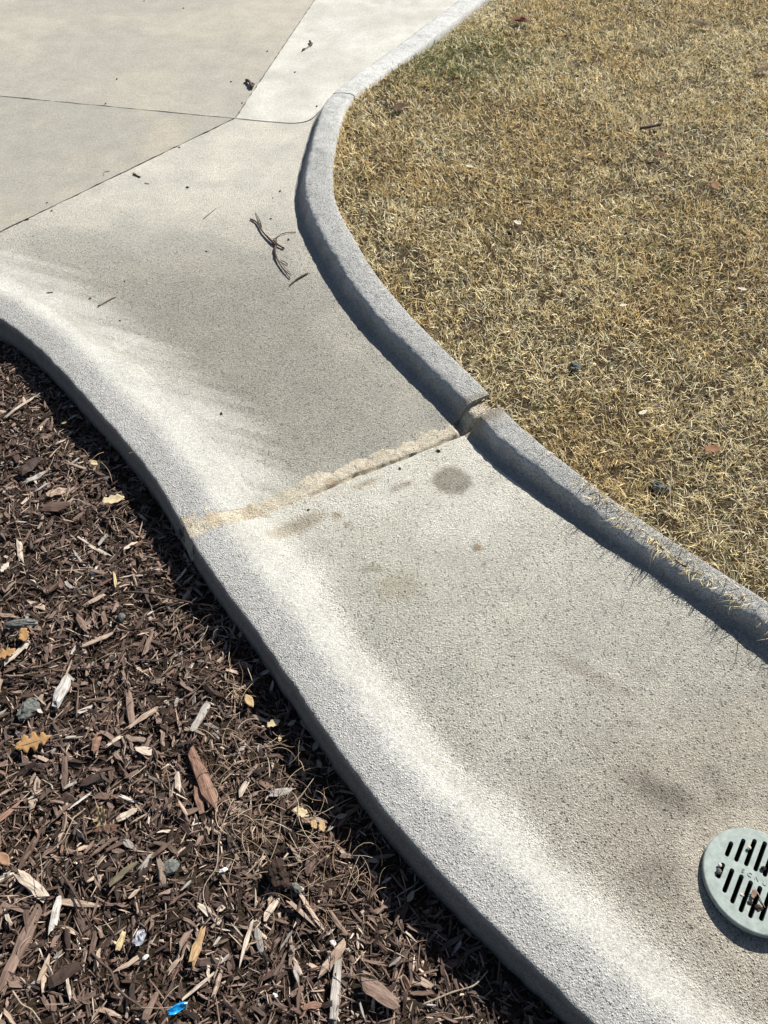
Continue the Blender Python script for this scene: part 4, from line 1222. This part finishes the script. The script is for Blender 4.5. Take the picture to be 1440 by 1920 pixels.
leaf('leaf', 970, 418, .036, -.9, gz, (.74, .69, .58), 'small white folded leaf in the middle of the lawn', shape=TORN, curl=.8, stalk=False)
leaf('leaf', 1168, 572, .030, .2, gz, (.70, .62, .48), 'small cream leaf in the middle of the lawn below the white folded one', shape=OVAL, curl=.5, stalk=False)
twig('stick', [([(1200, 241), (1222, 237), (1238, 233)], .006, .0075)], 'dark straight stick lying in the far grass', 'stick', TW, gz, None, 8)
twig('stem', [([(1259, 880), (1257, 925), (1256, 962)], .0016, .0010)], 'single straight straw stem upright in the near grass', 'stem', M_TWIG_PALE, gz + .008, None, 8)
twig('stick', [([(1002, 782), (1015, 802), (1042, 822)], .0022, .0016)], 'thin tan stick at the edge of the grass over the curb', 'stick', M_TWIG_PALE, gz - .004, None, 8)

# ------------------------------------------------------------------ stones, clods, crumbs
def lump(name, px, py, z, sx, sy, sz, mat, label, cat, group=None, rough=.25, ang=None, sub_=2):
    bm = bmesh.new(); bmesh.ops.create_icosphere(bm, subdivisions=sub_, radius=1)
    off_ = rng.uniform(0, 99, 2)
    for v in bm.verts:
        n = float(fbm(np.array([v.co.x + off_[0] + v.co.z]), np.array([v.co.y + off_[1] - v.co.z * .7]), 1.6, 5)[0]) - .5
        n2_ = float(fbm(np.array([v.co.x * 1.3 + off_[1] + v.co.z]), np.array([v.co.y * 1.3 + off_[0]]), 4.5, 8)[0]) - .5
        v.co *= 1 + n * 2 * rough + n2_ * 1.5 * rough
        v.co.x *= sx; v.co.y *= sy; v.co.z = v.co.z * sz
    me = bpy.data.meshes.new(name); bm.to_mesh(me); bm.free()
    o = link(name, me, mat); p = G(px, py, z)
    o.location = (p[0], p[1], z); o.rotation_euler = (0, 0, rng.uniform(0, 6.28) if ang is None else ang)
    tag(o, label, cat, group)
    return o
lump('clay_clod', 56, 1327, mz - .002, .030, .019, .011, M_CLOD, 'flat grey clay clod above the orange oak leaf', 'clod', None, .45, 1.0, 3)
lump('clay_clod', 38, 1170, mz - .004, .040, .012, .009, M_CLOD, 'long grey clay clod at the left edge of the bed', 'clod', None, .4, .1, 3)
lump('clay_clod', 228, 1157, mz, .012, .010, .008, M_CLOD, 'small round grey clod in the middle of the bed', 'clod', None, .4)
lump('clay_clod', 318, 1626, mz, .018, .014, .009, M_CLOD, 'dark grey clod above the crumpled clear plastic', 'clod', None, .45)
lump('clay_clod', 556, 1664, mz, .012, .007, .006, M_CLOD, 'grey clod on the rim of the dark curled bark', 'clod', None, .4)
lump('clay_clod', 1080, 690, LAWN_Z + .008, .024, .017, .014, M_CLOD, 'grey clod sunk in the lawn above the curb joint', 'clod', None, .7, None, 3)
lump('clay_clod', 1238, 912, LAWN_Z + .010, .022, .015, .012, M_CLOD, 'dark grey clod in the near grass beside the straw stem', 'clod', None, .7, None, 3)
lump('bark_lump', 520, 1637, mz, .026, .020, .016, M_DEBRIS, 'almost black curled bark lump in a hollow of the mulch', 'bark', None, .5, None, 3)
lump('pebble', 516, 1866, mz, .0048, .0034, .0022, M_CHALK, 'small white stone near the bottom of the bed', 'pebble', None, .5)
lump('pebble', 625, 1768, mz + .003, .0065, .0045, .003, M_CHALK, 'white stone touching the smooth tan chip', 'pebble', None, .55)
lump('pebble', 418, 1632, mz + .003, .0085, .0038, .0028, M_CHALK, 'oblong whitish stone beside the wiry stem', 'pebble', None, .5, .3)
lump('pebble', 273, 1795, mz, .0065, .0038, .0022, M_CHALK, 'cream chip of stone below the crumpled clear plastic', 'pebble', None, .55)
lump('pebble', 338, 1000, -.006, .012, .010, .016, M_CLOD, 'small grey stone wedged at the end of the sand joint', 'pebble', None, .55)
# crumbs on the paving
spots = [(415, 775, .006, 'dark leaf crumb in the middle of the upper flume'), (169, 559, .006, 'dark crumb left of the short pale stick'), (225, 601, .004, 'dark crumb below the short pale stick'),
         (234, 527, .004, 'tiny crumb cluster above the short pale stick'), (351, 351, .007, 'reddish dark crumb in a pale spot of the slab'), (508, 410, .005, 'small dark crumb right of the forked branch tip'),
         (387, 471, .005, 'dark crumb left of the forked branch'), (541, 449, .006, 'dark flake beside the forked branch'), (525, 358, .006, 'dark crumb near the foot of the curb bend'), (512, 371, .004, 'tiny crumb left of the curb bend'),
         (433, 153, .006, 'dark speck left of the twig clump'), (501, 96, .006, 'dark speck left of the slab joint'), (553, 135, .006, 'dark speck on the pale slab'), (594, 199, .007, 'dark speck on the pale slab close to the curb'),
         (219, 148, .007, 'dark speck in the middle of the tan slab'), (270, 2, .008, 'dark speck at the top of the tan slab'), (344, 15, .007, 'dark speck at the top of the tan slab, right'), (198, 194, .006, 'dark crumb on the cross joint'),
         (51, 411, .008, 'dark crumb caught in the left of the diagonal joint'), (97, 395, .006, 'dark crumb beside the diagonal joint'), (336, 276, .006, 'dark crumb in the middle of the diagonal joint'), (454, 193, .007, 'dark crumb in the joint below the twig clump'),
         (88, 380, .005, 'tiny crumb above the diagonal joint'), (589, 408, .007, 'dark speck on the shaded curb face'), (578, 956, .004, 'greenish crumb on the sand joint'), (822, 845, .007, 'dark crumb in the crack of the sand joint'), (750, 878, .005, 'small dark crumb in the crack of the sand joint'), (999, 1638, .004, 'tiny reddish crumb near the pale edge of the flume')]
for px, py, r, lab in spots:
    z = .04 if lab.endswith('curb face') else 0
    lump('crumb', px, py, z + r * .3, r, r * rng.uniform(.5, .8), r * .5, M_DEBRIS, lab, 'debris', None, .5, None, 1)

# blue scrap and crumpled clear plastic
def crumple(name, px, py, z, sx, sy, amp, mat, label, cat, ang, n=9):
    s = np.linspace(-1, 1, n); X, Y = np.meshgrid(s, s, indexing='ij')
    w = 1 - .45 * np.abs(X) ** 1.5 + .18 * (vnoise(X.ravel() + px, Y.ravel(), 1.7, 3).reshape(X.shape) - .5)
    Z = amp * (fbm(X.ravel() + 5, Y.ravel() + px, 1.6, 3, 3).reshape(X.shape) - .5) * 2 + amp * .5 * np.sin(Y * 2.2 + X * 2)
    V = np.column_stack([(X * sx * (1 + .1 * np.sin(3 * Y))).ravel(), (Y * sy * w + .25 * sy * np.sin(2.5 * X)).ravel(), Z.ravel()])
    i = np.arange(n - 1)[:, None]; j = np.arange(n - 1)[None]
    q = np.stack([i * n + j, (i + 1) * n + j, (i + 1) * n + j + 1, i * n + j + 1], -1).reshape(-1, 4)
    N2 = len(V); Vb = V - [0, 0, .0005]
    lp = np.concatenate([np.arange(n), np.arange(1, n) * n + n - 1, (n - 1) * n + np.arange(n - 2, -1, -1), np.arange(n - 2, 0, -1) * n])
    side_q = np.stack([lp, np.roll(lp, -1), np.roll(lp, -1) + N2, lp + N2], -1)
    me = mesh_np(name, np.vstack([V, Vb]), [q, (q + N2)[:, ::-1], side_q], False)
    o = link(name, me, mat); p = G(px, py, z); o.location = (p[0], p[1], z); o.rotation_euler = (0, 0, ang)
    tag(o, label, cat); return o
mb, nt, b = new_mat('blue_film'); nb = noise(nt, N(nt, 'ShaderNodeTexCoord').outputs['Object'], 90, 3)
nt.links.new(mixcol(nt, mapr(nt, nb, .35, .65, 0, 1), (.0, .19, .48), (.015, .36, .72)), b.inputs['Base Color']); b.inputs['Roughness'].default_value = .3
mc, nt, b = new_mat('clear_film'); nb = noise(nt, N(nt, 'ShaderNodeTexCoord').outputs['Object'], 140, 3)
nt.links.new(mixcol(nt, mapr(nt, nb, .35, .65, 0, 1), (.16, .16, .19), (.55, .55, .60)), b.inputs['Base Color']); b.inputs['Roughness'].default_value = .12; b.inputs['Specular IOR Level'].default_value = .8
crumple('plastic_scrap', 333, 1890, mz + .008, .017, .0065, .0045, mb, 'crumpled bright blue plastic scrap near the bottom of the bed', 'plastic scrap', .35)
crumple('plastic_wrapper', 262, 1758, mz + .006, .013, .011, .006, mc, 'crumpled clear plastic wrapper glinting in the mulch', 'plastic scrap', .8)

# ------------------------------------------------------------------ drain grate
def build_grate():
    R_ = .0995; T_ = .012
    cen = np.array([GR_C[0], GR_C[1]]); zc = .0185
    root = empty('drain_grate', (cen[0], cen[1], zc))
    n = GR_N; e1 = Vector((0, 1, 0)).cross(n).normalized(); e2 = n.cross(e1)
    th = math.radians(54.8)
    # local axes: ly along the slots, lx across them
    lx = e1 * math.sin(th) - e2 * math.cos(th); ly = e1 * math.cos(th) + e2 * math.sin(th)
    root.matrix_world = Matrix(((lx.x, ly.x, n.x, cen[0]), (lx.y, ly.y, n.y, cen[1]), (lx.z, ly.z, n.z, zc), (0, 0, 0, 1)))
    tag(root, 'round weathered green drain grate with two rows of slots at the lower right', 'drain grate')
    slots = []; hw = .0042
    for x, a, b_, c_, d_ in ((.0087, .0125, .081, -.009, -.077), (.0265, .012, .0745, -.008, -.0705), (.0447, .0095, .0625, -.0068, -.0600), (.0627, .0090, .0435, -.0062, -.0410)):
        for sx in (-1, 1):
            for y0, y1 in ((a, b_), (d_, c_)):
                p = []
                for t in np.linspace(0, math.pi, 7): p.append((sx * x + hw * math.cos(t), y1 - hw + hw * math.sin(t)))
                for t in np.linspace(math.pi, 2 * math.pi, 7): p.append((sx * x + hw * math.cos(t), y0 + hw + hw * math.sin(t)))
                slots.append(np.array(p))
    Rt = R_ - .0022
    an = np.linspace(0, 2 * math.pi, 96, endpoint=False)
    ring = np.stack([np.cos(an), np.sin(an)], -1)
    v2, tri, loops = cdt_fill(ring * Rt, .012, slots)
    nv = len(v2); Vs = [np.column_stack([v2, np.zeros(nv)])]; Fq = [tri]; base = nv; quads = []
    def wall(lp, zs, scale=None, flip=False):
        nonlocal base
        prev = None
        for kx, (z, s) in enumerate(zs):
            P = np.column_stack([v2[lp] * s if scale else v2[lp], np.full(len(lp), z)])
            Vs.append(P); cur = np.arange(base, base + len(lp)); base += len(lp)
            if prev is not None:
                q = np.stack([prev, cur, np.roll(cur, -1), np.roll(prev, -1)], -1); quads.append(q if not flip else q[:, ::-1])
            prev = cur
    wall(loops[0], [(0, 1), (-.0008, R_ / Rt * .994), (-.0022, R_ / Rt), (-T_, R_ / Rt), (-T_, .90)], True)
    for l in loops[1:]: wall(l, [(0, 1), (-T_, 1)], None)
    me = mesh_np('grate_plate', np.vstack(Vs), [tri] + quads, False)
    link('grate_plate', me, M_GRATE, root)
    # recessed dark collar and pipe below
    def tube_ring(name, r0, r1, z0, z1, mat, bottom=False):
        Vx = []; m = 64; aa = np.linspace(0, 2 * math.pi, m, endpoint=False); rr = np.stack([np.cos(aa), np.sin(aa)], -1)
        L = [(r0, z0), (r1, z0), (r1, z1), (r0, z1)]
        V = np.vstack([np.column_stack([rr * r, np.full(m, z)]) for r, z in L]); q = []
        for a in range(4):
            b2 = (a + 1) % 4; i = np.arange(m); q.append(np.stack([a * m + i, a * m + (i + 1) % m, b2 * m + (i + 1) % m, b2 * m + i], -1))
        f = [np.vstack(q)]
        if bottom: f.append((3 * m + np.arange(m))[None])
        return link(name, mesh_np(name, V, f, True), mat, root)
    tube_ring('grate_collar', .080, .0868, -T_ - .0005, -.05, M_GRATE_DARK)
    tube_ring('drain_pipe', .076, .0795, -.02, -.24, M_GRATE_DARK, True)
    # raised lettering on the bar between the two rows
    for ch, x in (('S', -.0275), ('C', -.0150), ('N', -.0010), ('U', .0135)):
        cu = bpy.data.curves.new('letter', 'FONT'); cu.body = ch; cu.size = .0118; cu.extrude = .0007; cu.align_x = 'CENTER'
        tmp = bpy.data.objects.new('letter_tmp', cu); COL.objects.link(tmp)
        dg = bpy.context.evaluated_depsgraph_get(); me = bpy.data.meshes.new_from_object(tmp.evaluated_get(dg))
        bpy.data.objects.remove(tmp); bpy.data.curves.remove(cu)
        me.name = 'letter'; me.materials.clear()
        o = link('letter', me, M_LETTER, root); o.location = (x, -.0036, .0006)
    return root
build_grate()
gzt = .020
for (px, py, s, kind, lab) in ((1391, 1678, .0042, 'p', 'pale round pebble stuck in a slot of the drain grate'), (1405, 1589, .0036, 'p', 'small pinkish stone in an upper slot of the drain grate'), (1401, 1706, .0040, 'p', 'cream pebble in a slot below the leaf bits'),
                               (1350, 1622, .0040, 'p', 'cream stone at the top of the leftmost lower slot'), (1348, 1634, .0056, 'c', 'grey clod filling the leftmost lower slot'), (1431, 1628, .0045, 'd', 'brown crumb at the bottom of an upper slot'),
                               (1422, 1703, .0075, 'd', 'dark clod lying across a lower slot of the grate'), (1419, 1716, .0036, 'p', 'cream bit below the dark clod on the grate'), (1406, 1692, .0050, 'd', 'dark debris bit left of the dark clod on the grate')):
    mt = {'p': M_PEBBLE, 'c': M_CLOD, 'd': M_DEBRIS}[kind]
    lump('pebble' if kind == 'p' else 'debris', px, py, gzt - (.001 if kind != 'd' else -.001), s, s * .85, s * .8, mt, lab, 'pebble' if kind == 'p' else 'debris', None, .3 if kind == 'p' else .5)
twig('twig', [([(1415, 1664), (1424, 1682), (1434, 1702)], .0011, .0009)], 'thin tan twig leaning over the slots of the grate', 'twig', M_TWIG_PALE, gzt + .002, None, 8)
leaf('leaf', 1413, 1676, .018, .9, gzt + .005, (.30, .20, .15), 'reddish leaf bit caught on the slots of the grate', shape=TORN, curl=.8, stalk=False)
tot = sum(len(m.loops) - 2 * len(m.polygons) for m in bpy.data.meshes)
print('triangles', tot, 'objects', len(bpy.data.objects))
